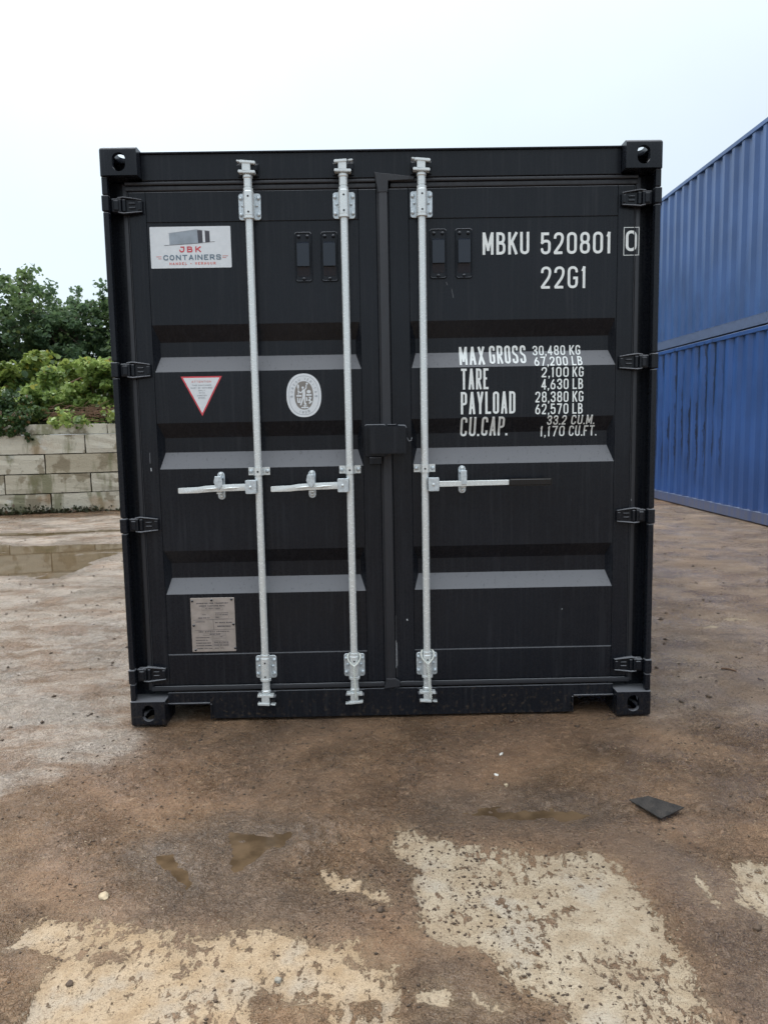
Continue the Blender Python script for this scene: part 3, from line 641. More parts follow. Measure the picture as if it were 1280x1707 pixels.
REC = [(1.846, 1.772, 1.706, 1.637), (1.407, 1.339, 1.272, 1.197), (.816, .753, .682, .610)]; RD = .036
PY = YD + .004
def prof(z):
    for a, b_, c, d in REC:
        if d < z < a:
            if z > b_: return PY + RD * (a - z) / (a - b_)
            if z > c: return PY + RD
            return PY + RD * (z - d) / (c - d)
    return PY
def corrugated_panel(name, x0, x1, z0, z1, parent):
    b = B(); rows = [(z1, PY)]
    for a, b_, c, d in REC: rows += [(a, PY), (b_, PY + RD), (c, PY + RD), (d, PY)]
    rows.append((z0, PY))
    e = .020                                                     # the pressed ends of each fold run in at an angle
    vs = []
    for z, y in rows:
        k = (y - PY) / RD
        vs.append([b.verts.new((x0, PY, z)), b.verts.new((x0 + e * k + (.004 if k else .004), y, z)), b.verts.new((x1 - e * k - .004, y, z)), b.verts.new((x1, PY, z))])
    for r0, r1 in zip(vs, vs[1:]):
        for k in range(3): b.faces.new((r0[k], r0[k + 1], r1[k + 1], r1[k]))
    # back skin
    bk = [b.verts.new((x, PY + .06, z)) for x, z in ((x0, z1), (x1, z1), (x1, z0), (x0, z0))]; b.faces.new(bk)
    b.faces.new([vs[0][k] for k in range(4)] + [bk[1], bk[0]]); b.faces.new([vs[-1][k] for k in range(3, -1, -1)] + [bk[3], bk[2]])
    b.faces.new([r[0] for r in vs][::-1] + [bk[0], bk[3]]); b.faces.new([r[3] for r in vs] + [bk[2], bk[1]])
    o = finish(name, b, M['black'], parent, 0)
    return o
TOP, BOT = 2.422, .172
def door(name, flip):
    X = (lambda a: W - a) if flip else (lambda a: a)
    b0 = lambda b, a, c, *r, **k: box(b, *sorted((X(a), X(c))), *r, **k)
    x_in = (1.1035 if flip else 1.109); x_end = (1.195 if flip else 1.192)
    b = B(); b0(b, .096, .1715, YD, YD + .05, BOT, TOP, bevel=.004)
    D = link('container_door', None, C, (X(.6), YD, 1.3)) if False else None
    D = finish('container_door', b, M['black'], C)              # the hinge-side stile carries the rest of the door
    if not flip: tag(D, 'left door with stickers and data plate')
    else: tag(D, 'right door with white weight lettering')
    b = B(); b0(b, x_in + .0005, x_end, YD, YD + .05, BOT, TOP, bevel=.004); finish('stile', b, M['black'], D)
    b = B(); b0(b, .172, x_in, YD + .0005, YD + .05, 2.2905, TOP, bevel=.003); finish('top_rail', b, M['black'], D)
    b = B(); b0(b, .172, x_in, YD + .0005, YD + .05, BOT, .3215, bevel=.003); finish('bottom_rail', b, M['black'], D)
    xa, xb = sorted((X(.1722), X(x_in))); corrugated_panel('panel', xa, xb, .322, 2.290, D)
    # rubber gaskets round the door
    b = B(); b0(b, .0705, .0935, YD - .001, YD + .045, .15, 2.455, bevel=.006, seg=3); b0(b, .0955, .099, YD - .004, YD - .0005, BOT + .004, TOP - .004, bevel=.001); finish('side_gasket', b, M['rubber'], D)
    xe = 1.192 if not flip else 1.185
    b = B(); b0(b, .085, xe, YD - .012, YD + .03, 2.4475, 2.4625, bevel=.005, seg=3); b0(b, .085, xe, YD - .004, YD + .03, 2.4245, 2.4465, bevel=.005, seg=3); finish('top_gasket', b, M['rubber'], D)
    b = B(); b0(b, .085, xe, YD - .008, YD + .03, .146, .1695, bevel=.006, seg=3); finish('bottom_gasket', b, M['rubber'], D)
    # hinges
    for zc in (2.358, 1.646, .945, .236):
        b = B()
        pl = [(.160, zc - .026), (.160, zc + .024), (.074, zc + .036), (.074, zc - .036)]
        pl = [(X(a), c) for a, c in pl]; prism(b, pl, .052, .0695, .003)
        for s_, dz in ((1, .024), (-1, -.026)):
            tube(b, [(X(.161), .048, zc + dz), (X(.12), .046, zc + s_ * .030), (X(.082), .043, zc + s_ * .034), (X(.06), .04, zc + s_ * .030)], [.003, .0042, .005, .005], 8)
        b0(b, .145, .158, .046, .052, zc - .018, zc + .017, bevel=.002)
        for q in (0, 1): b0(b, .104, .132, .047, .0525, zc + .005 - q * .018, zc + .013 - q * .018, bevel=.002)
        b0(b, .031, .074, .036, .075, zc - .030, zc + .030, bevel=.005); b0(b, .042, .064, .030, .037, zc - .022, zc + .02, bevel=.003)
        b0(b, .078, .092, .04, .05, zc - .026, zc + .026, bevel=.003)
        finish('hinge', b, M['black'], D)
    return D
DL = door('container_door', False); DR = door('container_door', True)
# astragal strip that covers the gap between the two doors
b = B(); box(b, 1.199, 1.2405, .052, .0685, .172, 2.45, .006, 3); box(b, 1.1925, 1.2425, .069, .11, .15, 2.44)
prism(b, [(1.183, 2.487), (1.36, 2.466), (1.36, 2.452), (1.245, 2.448), (1.2425, 2.40), (1.1985, 2.40)], .050, .0605, .003)
prism(b, [(1.199, .19), (1.2415, .19), (1.262, .176), (1.262, .148), (1.186, .140)], .050, .0605, .003)
finish('astragal_gasket', b, M['rubber'], DR)
b = B(); box(b, 1.244, 1.251, .0655, .0695, .19, .49, .001); finish('gasket_lip', b, M['rubber'], DR)

# ventilators
bolt_me = {}
def bolt(parent, x, y, z, r=.0075, h=.006, mat='zinc', name='bolt'):
    key = (mat, r, h)
    if key not in bolt_me:
        b = B(); n = 12
        pr = [(r, 0), (r, -h * .5), (r * .72, -h * .85), (r * .3, -h)]
        rs = [[b.verts.new((rr * math.cos(2 * PI * k / n), yy, rr * math.sin(2 * PI * k / n))) for k in range(n)] for rr, yy in pr]
        for a, c in zip(rs, rs[1:]):
            for k in range(n): j = (k + 1) % n; b.faces.new((a[k], a[j], c[j], c[k]))
        b.faces.new(rs[-1]); bmesh.ops.recalc_face_normals(b, faces=b.faces)
        me = bpy.data.meshes.new('bolt'); b.to_mesh(me); b.free(); me.materials.append(M[mat])
        me.polygons.foreach_set('use_smooth', [True] * len(me.polygons)); bolt_me[key] = me
    return link(name, bolt_me[key], parent, (x, y, z))
def vent(x, z, parent):
    w, h = .039, .109; y = PY
    b = B(); prism(b, rrect(x - w, x + w, z - h, z + h, .012), y - .003, y - .0002, .001)
    pts = rrect(x - w + .004, x + w - .004, z - h + .004, z + h - .004, .010, 5); pts.append(pts[0])
    tube(b, [(a, y - .004, c) for a, c in pts], .0028, 6)
    v = finish('ventilator', b, M['black'], parent)
    b = B(); zt, zm, zb = z + .066, z - .043, z - .083; xi = .027                  # hood leaning out, open below
    vs = [b.verts.new(q) for q in ((x - xi + .002, y - .004, zt), (x + xi - .002, y - .004, zt), (x + xi, y - .022, zt - .010), (x - xi, y - .022, zt - .010),
          (x + xi, y - .026, zm), (x - xi, y - .026, zm), (x + xi, y - .004, zb), (x - xi, y - .004, zb), (x + xi, y - .012, zm - .002), (x - xi, y - .012, zm - .002))]
    for f in ((0, 1, 2, 3), (3, 2, 4, 5), (5, 4, 8, 9), (9, 8, 6, 7), (0, 3, 5, 9, 7), (1, 6, 8, 4, 2)): b.faces.new([vs[k] for k in f])
    finish('hood', b, M['vent'], v, 0)
    for dx, dz in ((-.019, .088), (.019, .088), (0, -.096)): bolt(v, x + dx, y - .0045, z + dz, .0075, .006, 'black')
for dr, x, z in ((DL, .862, 2.133), (DL, .978, 2.133), (DR, 1.463, 2.138), (DR, 1.578, 2.138)): vent(x, z, dr)

# ------------------------------------------------------------------ locking bars
YB = .034
def cam_bm(x, zs, up, seed):
    """forged cam head: collar, waisted block, two swept flanges"""
    b = B(); s = up; z = lambda d: zs + s * d
    q = lambda a, c: tuple(sorted((a, c)))
    lathe(b, x, YB, sorted([(.0185, z(0)), (.0185, z(.034)), (.0215, z(.038)), (.0215, z(.046)), (.018, z(.050)), (.015, z(.056))], key=lambda p_: p_[1]))
    r = random.Random(seed); tilt = r.uniform(.05, .09) * s; sd = 1 if seed % 2 else -1
    def slab(za, zb, xl, xr, yf, yb_, k):
        g = bmesh.ops.create_cube(b, size=1)
        for v in g['verts']:
            X_, Y_, Z_ = v.co
            px = (xl + xr) / 2 + X_ * (xr - xl); pz = (za + zb) / 2 + Z_ * (zb - za)
            v.co = (x + px, (yf + yb_) / 2 + Y_ * (yb_ - yf), pz + px * k)
        ed = list({e_ for v in g['verts'] for e_ in v.link_edges}); bmesh.ops.bevel(b, geom=ed, offset=.0022, segments=2, affect='EDGES')
    slab(*q(z(.053), z(.065)), -.038, .036, .008, .046, -tilt * .6 * s)
    slab(*q(z(.060), z(.098)), -.020, .016, .008, .05, .0)
    slab(*q(z(.092), z(.104)), -.038 if sd > 0 else -.030, .018 if sd > 0 else .038, .004, .046, tilt * sd)
    slab(*q(z(.094), z(.101)), .022 if sd > 0 else -.044, .044 if sd > 0 else -.026, .008, .04, tilt * 2 * sd)
    return b
def keeper_bm(x, zs, up):
    b = B(); z = lambda d: zs + up * d
    for s_ in (-1, 1):
        xa, xb = sorted((x + s_ * .018, x + s_ * .044)); za, zb = sorted((z(.066), z(.092)))
        box(b, xa, xb, .022, .0605, za, zb, .004)
    za, zb = sorted((z(.050), z(.104))); box(b, x - .046, x + .046, .0535, .0595, za, zb, .002)
    return b
def bearing(x, z, h, parent, seed):
    """plate, sleeve, bolts with rivets; the sleeve has two dark drain holes"""
    w = .049; b = B(); prism(b, rrect(x - w, x + w, z - h, z + h, .012), .062, .0665, .0015)
    P_ = finish('bearing_bracket', b, M['zinc'], parent)
    b = B(); lathe(b, x, YB, [(.0225, z - h - .004), (.0255, z - h - .002), (.0255, z - h + .008), (.0225, z - h + .0095), (.0235, z - h + .012), (.0235, z + h - .004), (.0215, z + h), (.0215, z + h + .012)])
    box(b, x - .0225, x + .0225, YB + .003, .0618, z - h + .003, z + h - .003)
    finish('sleeve', b, M['galv'], P_)
    for dz in (.032, -.034):
        b = B(); cyl(b, (x + .001, YB - .0243, z + dz), (x + .001, YB - .02, z + dz), .0042, 12); finish('drain_hole', b, M['hole'], P_)
    for dx in (-.0385, .0385):
        for dz in (h - .022, -h + .022): bolt(P_, x + dx, .0618, z + dz, .0088, .008)
        for dz in (.004,): bolt(P_, x + dx * .82, .0618, z + dz, .006, .007)
    return P_
def bar(x, xt, grip):
    b = B(); cyl(b, (x, YB, .15), (x, YB, 2.455), .0168, 24)
    label = {0: 'galvanised locking bar nearest the left edge', 1: 'galvanised locking bar left of the lock box', 2: 'galvanised locking bar on the right door'}[grip]
    R_ = finish('locking_bar', b, M['galv'], C); tag(R_, label)
    finish('cam', cam_bm(x, 2.425, 1, grip), M['galv'], R_); finish('cam', cam_bm(x, .190, -1, grip + 1), M['galv'], R_)
    bearing(x, 2.350, .057, R_, grip); bearing(x, .257, .055, R_, grip)
    # mid guide strap
    z = 1.182; b = B(); pts = []
    out = [(-.049, .066), (-.049, .0615), (-.024, .0615), (-.021, .026), (-.013, .0145), (.013, .0145), (.021, .026), (.024, .0615), (.049, .0615), (.049, .066), (.0205, .0665), (.0175, .031), (.010, .0172), (-.010, .0172), (-.0175, .031), (-.0205, .0665)]
    lo = [b.verts.new((x + a, y, z - .018)) for a, y in out]; hi = [b.verts.new((x + a, y, z + .018)) for a, y in out]
    b.faces.new(lo); b.faces.new(hi[::-1])
    for i in range(len(out)): j = (i + 1) % len(out); b.faces.new((lo[i], hi[i], hi[j], lo[j]))
    S_ = finish('guide_strap', b, M['galv'], R_, 25)
    for dx in (-.038, .038): bolt(R_, x + dx, .0612, z, .0095, .008)
    b = B(); cyl(b, (x, .0138, z - .001), (x, .02, z - .001), .0045, 12); finish('drain_hole', b, M['hole'], R_)
    for zs, up in ((2.425, 1), (.190, -1)):
        finish('cam_keeper', keeper_bm(x, zs, up), M['black'], C)
    return R_
BA = bar(.632, 0, 0); BB = bar(1.048, 0, 1); BC = bar(1.390, 0, 2)

def pivot(x0, x1, z, parent):
    b = B(); prism(b, rrect(x0, x1, z - .031, z + .031, .006), -.004, .002, .0015)
    box(b, x0 + .002, x1 - .001, .0021, .04, z + .026, z + .0305, .001); box(b, x0 + .002, x1 - .001, .0021, .04, z - .0305, z - .026, .001)
    finish('handle_hub', b, M['zinc'], parent); bolt(parent, (x0 + x1) / 2 - .002, -.0042, z, .0065, .006, 'galv')
def keeper(x, z, parent, bent):
    b = B(); pl = rrect(x - .017, x + .017, z - .064, z + .064, .0165, 6); prism(b, pl, .066, .0715, .0015)
    K = finish('handle_keeper', b, M['zinc'], parent)
    b = B()
    box(b, x - .012, x + .012, .012, .0655, z - .034, z - .0265, .002); box(b, x - .011, x + .011, .012, .0655, z - .026, z - .014, .003)
    finish('saddle', b, M['galv'], K)
    b = B()
    pr = [(x - .021, z + .020), (x - .015, z + .048), (x + .013, z + .048), (x + .019, z + .024), (x + .017, z + .004), (x + .002, z - .014), (x - .012, z + .002)] if bent else [(x - .014, z + .016), (x - .013, z + .045), (x + .014, z + .045), (x + .015, z + .016), (x + .013, z - .018), (x - .010, z - .018)]
    prism(b, pr, -.002, .004, .002); box(b, x - .013, x + .013, .0045, .0655, z + .028, z + .038, .003)
    finish('catch', b, M['zinc'], K)
    bolt(K, x, .0655, z + .053, .0088, .008, 'galv'); bolt(K, x, .0655, z - .048, .0088, .008, 'galv')
def handle_left(xt, xp, xk, parent):
    """hot-dip bar handle: flattened end, folded ribs near the catch"""
    b = B(); z0, z1 = 1.103, 1.1135
    st = [(xt, .0105, z0 - .001), (xt + .004, .0125, z0 - .001), (xt + .09, .0135, z0 + .001), (xk - .06, .0145, z0 + .005), (xk, .0150, z0 + .008), (xk + .07, .0155, z1 - .001), (xp, .0155, z1)]
    rings = []
    for x, hh, z in st:
        sec = [(-1, .9), (-.9, 1), (.9, 1), (1, .9), (1, -.9), (.9, -1), (-.9, -1), (-1, -.9)]
        rings.append([b.verts.new((x, .0075 + a * .0045, z + c * hh)) for a, c in sec])
    for r0, r1 in zip(rings, rings[1:]):
        for k in range(8): j = (k + 1) % 8; b.faces.new((r0[k], r0[j], r1[j], r1[k]))
    b.faces.new(rings[0]); b.faces.new(rings[-1][::-1])
    for s_, (a, c) in ((-1, (xk - .07, xk + .01)), (1, (xk + .012, xk + .095))):
        tube(b, [(a, .003, z0 + .004), ((a + c) / 2, -.001, z0 + .007 + s_ * .001), (c, .003, z0 + .010)], [.001, .004, .001], 6)
    h = finish('handle', b, M['galv'], parent); keeper(xk, 1.117, parent, True); pivot(xp - .012, xp + .038, 1.1135, parent)
handle_left(.272, .588, .455, BA); handle_left(.690, 1.004, .872, BB)
b = B(); prism(b, [(1.432, 1.098), (1.770, 1.1015), (1.770, 1.1245), (1.432, 1.124)], .002, .011, .0015)
hc = finish('handle', b, M['galv'], BC)
b = B(); prism(b, rrect(1.768, 1.964, 1.0955, 1.1305, .007), -.008, .018, .006, 3); finish('handle_grip', b, M['blackplastic'], BC)
keeper(1.563, 1.126, BC, False); pivot(1.403, 1.452, 1.110, BC)

# ------------------------------------------------------------------ lock box
b = B(); y0 = -.012
prism(b, rrect(1.118, 1.215, 1.238, 1.386, .010), .030, .0685, .003); LB = finish('lock_box', b, M['black'], C)
b = B(); prism(b, rrect(1.139, 1.303, 1.252, 1.376, .006), y0 - .015, .0295, .004, 2); finish('cover', b, M['black'], LB)
b = B(); prism(b, [(1.303, 1.262), (1.303, 1.372), (1.309, 1.368), (1.309, 1.266)], -.012, .06, .001); box(b, 1.216, 1.302, .0300, .0685, 1.25, 1.372, .003)
box(b, 1.222, 1.262, -.005, .06, 1.3775, 1.385, .002); finish('box_side', b, M['black'], LB)
b = B(); box(b, 1.139, 1.194, .022, .0690, 1.204, 1.2365, .003); finish('tab', b, M['black'], LB)
b = B(); tube(b, [(1.306, .002, 1.330), (1.311, -.002, 1.318), (1.318, -.003, 1.308), (1.328, -.002, 1.311), (1.331, 0, 1.324)], .0022, 6)
tube(b, [(1.270, .0, 1.380), (1.300, -.006, 1.378), (1.307, -.006, 1.366)], .0028, 6); finish('security_wire', b, M['lightmark'], LB, 60)

# ------------------------------------------------------------------ ropes tied on two bars
def rope(x, zt, zj, zb, dx, label):
    R_ = thing('rope', (x, .01, zb), label, 'rope', 'ropes tied on the locking bars')
    b = B(); n = 16
    pts = [(x - .002, YB - .030, zj)]
    for k in range(1, 8):
        t_ = k / 8; pts.append((x - .030 * math.sin(t_ * PI * .62) ** .8, YB - .030 + .02 * t_, zj + (zt - zj) * t_))
    for k in range(9):
        a = PI + (-PI) * k / 8; pts.append((x + .027 * math.cos(a), YB - .008 + .036 * math.sin(a), zt))
    for k in range(7, 0, -1):
        t_ = k / 8; pts.append((x + .030 * math.sin(t_ * PI * .62) ** .8, YB - .030 + .02 * t_, zj + (zt - zj) * t_))
    pts.append((x + .003, YB - .031, zj)); tube(b, pts, .0042, 7); finish('loop', b, M['rope'], R_, 60)
    b = B()
    for ph in (0, PI):
        pt = []; rr = []
        for k in range(90):
            t_ = k / 89; z = zj + .004 + (zb - zj) * t_; a = ph + t_ * 2 * PI * 8
            pt.append((x + dx * t_ + .0032 * math.cos(a), YB - .0325 - .003 * math.sin(t_ * PI) + .0032 * math.sin(a), z)); rr.append(.0036 if k < 86 else .0026)
        tube(b, pt, rr, 6)
    finish('twisted_end', b, M['rope'], R_, 60)
rope(1.048, .318, .268, .108, .006, 'white rope looped on the bar left of the door gap, hanging shorter')
rope(1.391, .326, .272, .100, .014, 'white twisted rope looped on the foot of the right door bar')

# ------------------------------------------------------------------ lettering and stickers
def on_panel(x, z, k=0): return (x, prof(z) - .0012 - .00025 * k, z)
def letters(jobs, parent, mat='letter', fn=on_panel, step=.006, name='lettering'):
    b = B()
    for s, x0, x1, z0, z1, st in jobs: text(b, s, x0, x1, z0, z1, st, fn, step)
    me = finish(name, b, M[mat], parent, 0); return me
letters([('MBKU', 1.662, 1.871, 2.131, 2.228, .0120)], DR); letters([('520801', 1.922, 2.240, 2.129, 2.224, .0120)], DR)
letters([('22G1', 1.924, 2.130, 1.979, 2.076, .0115)], DR)
on_stile = lambda x, z, k=0: (x, YD - .0012 - .00025 * k, z)
b = B(); text(b, '0', 2.302, 2.352, 2.136, 2.226, .0125, on_stile)
fr = [(2.294, 2.119), (2.361, 2.119), (2.361, 2.239), (2.294, 2.239)]; ribbon(b, fr, True, .0013, lambda a, c: on_stile(a, c, 1), .02)
finish('lettering', b, M['letter'], DR, 0)
letters([('MAX', 1.557, 1.673, 1.647, 1.731, .0105)], DR); letters([('GROSS', 1.694, 1.862, 1.650, 1.734, .0100)], DR)
letters([('TARE', 1.562, 1.687, 1.536, 1.630, .0100)], DR)
letters([('PAYLOAD', 1.560, 1.810, 1.424, 1.525, .0104)], DR)
letters([('CU.', 1.560, 1.646, 1.323, 1.411, .0100)], DR); letters([('CAP.', 1.657, 1.777, 1.324, 1.411, .0100)], DR)
k = .00273; X_ = lambda px: 1.892 + (px - 889) * k
rowsz = [(1.731, 1.686), (1.680, 1.637), (1.631, 1.585), (1.578, 1.530), (1.521, 1.472), (1.466, 1.418), (1.412, 1.369), (1.364, 1.316)]
data = [('30,480', 889.8, 944.7, 'KG', 951.6, 970.2), ('67,200', 891, 947.2, 'LB', 953.9, 971.5), ('2,100', 902.4, 948, 'KG', 954.3, 973), ('4,630', 902.4, 948, 'LB', 954.7, 972.2),
        ('28,380', 892.3, 948, 'KG', 954.7, 973), ('62,570', 892.3, 948, 'LB', 954.7, 972), ('33.2', 913.2, 946, 'CU.M.', 953.9, 993.2), ('1,170', 902.9, 945, 'CU.FT.', 952.3, 999)]
for (zt, zb), (a, xa, xb, c, xc, xd) in zip(rowsz, data):
    letters([(a, X_(xa), X_(xb), zb, zt, .0064)], DR); letters([(c, X_(xc), X_(xd), zb, zt, .0064)], DR)

def flat(b, pts, y):
    b.faces.new([b.verts.new((a, y, c)) for a, c in pts])
# company sticker
b = B(); prism(b, rrect(.183, .541, 2.094, 2.273, .004), PY - .0015, PY - .0002); SK = finish('sticker', b, M['stickerwhite'], DL, 0); tag(SK, 'white rectangular company sticker')
ys = PY - .0018
sx = lambda u: .183 + (u - 78) / (1160 - 78) * .358           # photo crop units to metres
sz = lambda v: 2.273 - (v - 62) / (618 - 62) * .179
b = B(); flat(b, [(sx(335), sz(152)), (sx(712), sz(106)), (sx(722), sz(286)), (sx(340), sz(302))], ys); finish('printed_container', b, M['bluegrey'], SK, 0)
b = B()
for i in range(24):
    u = 342 + i * 15.6; f = i / 24; flat(b, [(sx(u), sz(150 - 44 * f)), (sx(u + 4), sz(150 - 44 * f)), (sx(u + 6), sz(302 - 14 * f)), (sx(u + 2), sz(302 - 14 * f))], ys - .0003)
ribbon(b, [(sx(320), sz(150)), (sx(705), sz(103)), (sx(885), sz(125))], False, .0006, lambda a, c: (a, ys - .0003, c))
finish('printed_ribs', b, M['printgrey'], SK, 0)
b = B(); flat(b, [(sx(714), sz(110)), (sx(782), sz(118)), (sx(784), sz(278)), (sx(722), sz(284))], ys); flat(b, [(sx(815), sz(120)), (sx(878), sz(130)), (sx(880), sz(270)), (sx(818), sz(276))], ys)
ribbon(b, [(sx(265), sz(312)), (sx(720), sz(288)), (sx(945), sz(268))], False, .0008, lambda a, c: (a, ys - .0006, c)); finish('printed_doors', b, M['printdark'], SK, 0)
sf = lambda a, c, k=0: (a, ys - .0004 * (k + 1), c)
b = B(); text(b, 'J', sx(465), sx(535), sz(408), sz(328), .0055, sf, .004); text(b, 'B', sx(568), sx(642), sz(408), sz(328), .0055, sf, .004); text(b, 'K', sx(680), sx(755), sz(408), sz(328), .0055, sf, .004)
finish('printed_lettering', b, M['red'], SK, 0)
b = B(); text(b, 'CONTAINERS', sx(245), sx(1020), sz(512), sz(440), .0048, sf, .004, .3); finish('printed_lettering', b, M['slate'], SK, 0)
b = B(); text(b, 'HANDEL - VERHUUR', sx(325), sx(945), sz(575), sz(540), .0026, sf, .004, .5)
for u0, u1, v in ((150, 222, 462), (175, 222, 488), (1040, 1115, 462), (1040, 1090, 484)): ribbon(b, [(sx(u0), sz(v)), (sx(u1), sz(v))], False, .0012, lambda a, c: (a, ys - .0004, c))
finish('printed_lettering', b, M['redsoft'], SK, 0)
# warning triangle
b = B(); prism(b, [(.290, 1.616), (.477, 1.616), (.381, 1.437)], PY - .0015, PY - .0002); TR = finish('sticker', b, M['red'], DL, 0); tag(TR, 'white warning triangle with red border')
b = B(); flat(b, [(.301, 1.6095), (.466, 1.6095), (.381, 1.4510)], ys); finish('triangle_face', b, M['stickerwhite'], TR, 0)
tx = .383
b = B(); text(b, 'ATTENTION', .339, .428, 1.588, 1.5965, .0016, lambda a, c, k=0: (a, ys - .0005 - .0002 * k, c), .01); finish('printed_lettering', b, M['redsoft'], TR, 0)
b = B()
for s_, hw, zz in (('THIS CONTAINER', .043, 1.576), ('MUST BE REPAIRED', .049, 1.564), ('ONLY', .015, 1.5525), ('WITH', .013, 1.5415), ('CORTEN', .022, 1.530), ('STEEL', .016, 1.519)):
    text(b, s_, tx - hw, tx + hw, zz - .0028, zz + .0028, .0011, lambda a, c, k=0: (a, ys - .0005 - .0002 * k, c), .01)
finish('printed_lettering', b, M['printgrey'], TR, 0)
# oval class emblem
ox, oz, rx, rz = .8455, 1.5225, .0790, .0985
def oval(rx_, rz_, n=48, pw=2.25):
    out = []
    for i in range(n):
        a = 2 * PI * i / n; ca, sa = math.cos(a), math.sin(a)
        out.append((ox + rx_ * math.copysign(abs(ca) ** (2 / pw), ca), oz + rz_ * math.copysign(abs(sa) ** (2 / pw), sa)))
    return out
b = B(); prism(b, oval(rx, rz), PY - .0015, PY - .0002); OV = finish('sticker', b, M['stickerwhite'], DL, 0); tag(OV, 'white oval certification sticker')
b = B(); ribbon(b, oval(.0675, .0875), True, .0007, lambda a, c: (a, ys, c)); finish('printed_ring', b, M['printgrey'], OV, 0)
b = B(); flat(b, oval(.0425, .0640), ys); finish('printed_field', b, M['emblem'], OV, 0)
b = B()
def arc_text(s_, a0, a1, ra, rb, hgt, inward=1):
    n = len(s_)
    for i, ch in enumerate(s_):
        if ch == ' ': continue
        a = math.radians(a0 + (a1 - a0) * i / (n - 1)); cx_, cz_ = ox + ra * math.cos(a), oz + rb * math.sin(a)
        th = a - PI / 2 if inward > 0 else a + PI / 2
        co_, si_ = math.cos(th), math.sin(th)
        f = lambda u, v, k=0: (cx_ + u * co_ - v * si_, ys - .0005 - .0002 * k, cz_ + u * si_ + v * co_)
        text(b, ch, -.0038 * GW.get(ch, 1), .0038 * GW.get(ch, 1), -hgt / 2, hgt / 2, .0015, f, .006)
arc_text('BUREAU VERITAS', 183, -3, .0555, .0755, .0105); arc_text('1828', 250, 292, .0555, .0765, .0105, -1)
finish('printed_lettering', b, M['printgrey'], OV, 0)
# emblem figure: standing figure with raised torch, staff, books and scales
ex = lambda u: .7665 + (u - 115) / (1055 - 115) * .158; ez = lambda v: 1.621 - (v - 200) / (1360 - 200) * .197
b = B(); lay = [0]
def stroke(pts, w):
    lay[0] += 1; kk = lay[0]; ribbon(b, [(ex(u), ez(v)) for u, v in pts], False, w, lambda a, c: (a, ys - .0005 - .00003 * kk, c), .006)
def blob(u, v, r, r2=None):
    lay[0] += 1; b.faces.new([b.verts.new((ex(u) + r * math.cos(q * PI / 6), ys - .0005 - .00003 * lay[0], ez(v) + (r2 or r) * math.sin(q * PI / 6))) for q in range(12)])
blob(560, 575, .0055); blob(675, 470, .005); blob(435, 545, .0048, .0105)
stroke([(580, 620), (590, 720), (585, 800)], .0065); stroke([(600, 640), (650, 590), (655, 500)], .0026); stroke([(560, 650), (510, 710), (420, 665)], .0026)
stroke([(575, 790), (540, 900), (490, 1045)], .0036); stroke([(595, 790), (600, 900), (610, 1010), (650, 1010)], .0036)
stroke([(385, 790), (525, 790)], .0038); stroke([(650, 770), (795, 770)], .0038); stroke([(415, 840), (425, 960), (470, 960), (485, 850)], .0030); stroke([(655, 830), (665, 930)], .0034)
stroke([(720, 830), (770, 850), (725, 915), (780, 950), (720, 1000)], .0034); blob(720, 685, .0095, .008); stroke([(440, 590), (440, 760)], .002)
stroke([(510, 1105), (705, 1105)], .0028); stroke([(560, 1060), (660, 1060)], .002); stroke([(605, 1040), (605, 1130)], .0018)
finish('printed_figure', b, M['stickerwhite'], OV, 0)
# data plate
b = B(); prism(b, rrect(.286, .492, .333, .592, .003), PY - .004, PY - .0002, .001); PL = finish('data_plate', b, M['plate'], DL, 0)
px_ = lambda u: .289 + (u - 135) / (1150 - 135) * .200; pz_ = lambda v: .589 - (v - 110) / (1370 - 110) * .254
yp = PY - .0044; pf = lambda a, c, k=0: (a, yp - .0002 * k, c)
b = B()
for s_, u0, u1, v, hh, st in (('APPROVED FOR TRANSPORT', 255, 1015, 225, 15, .0017), ('UNDER CUSTOMS SEAL', 325, 940, 285, 15, .0017), ('NL/2021/7850', 470, 820, 352, 11, .0013), ('TYPE', 385, 475, 495, 10, .001), ('CBG-22-01', 290, 565, 570, 13, .0017),
      ("MANUFACTURER'S", 705, 1010, 458, 9, .0013), ('NO. OF THE CONTAINER', 705, 1000, 498, 9, .0013), ('MBKU', 715, 790, 560, 10, .0012), ("OWNER'S NO.", 215, 450, 662, 11, .0014), ('NO DRIVE RACK', 690, 1085, 688, 13, .002), ('MBKU520801', 740, 1060, 775, 16, .0019),
      ('CSC SAFETY APPROVAL', 290, 1030, 900, 16, .0015), ('GB/BV 5402', 550, 800, 962, 12, .0015), ('DATE MANUFACTURED', 215, 540, 1040, 10, .0013), ('IDENTIFICATION NO.', 215, 500, 1103, 10, .0013), ('MAXIMUM GROSS MASS', 220, 570, 1170, 11, .0018),
      ('ALLOWABLE STACKING', 220, 585, 1232, 12, .0019), ('RACKING TEST LOAD', 240, 600, 1300, 11, .0017), ('30480 KG 67200 LB', 640, 980, 1160, 13, .0013), ('192000 KG 423280', 630, 990, 1225, 13, .0013), ('150 KN', 640, 880, 1298, 11, .0013), ('06 2021', 790, 850, 1025, 10, .001)):
    text(b, s_, px_(u0), px_(u1), pz_(v + hh), pz_(v - hh), st, pf, .02)
for pts in ([(170, 620), (1120, 605)], [(200, 868), (1140, 848)], [(645, 615), (658, 850)]): ribbon(b, [(px_(u), pz_(v)) for u, v in pts], False, .0006, lambda a, c: (a, yp - .0002, c), .05)
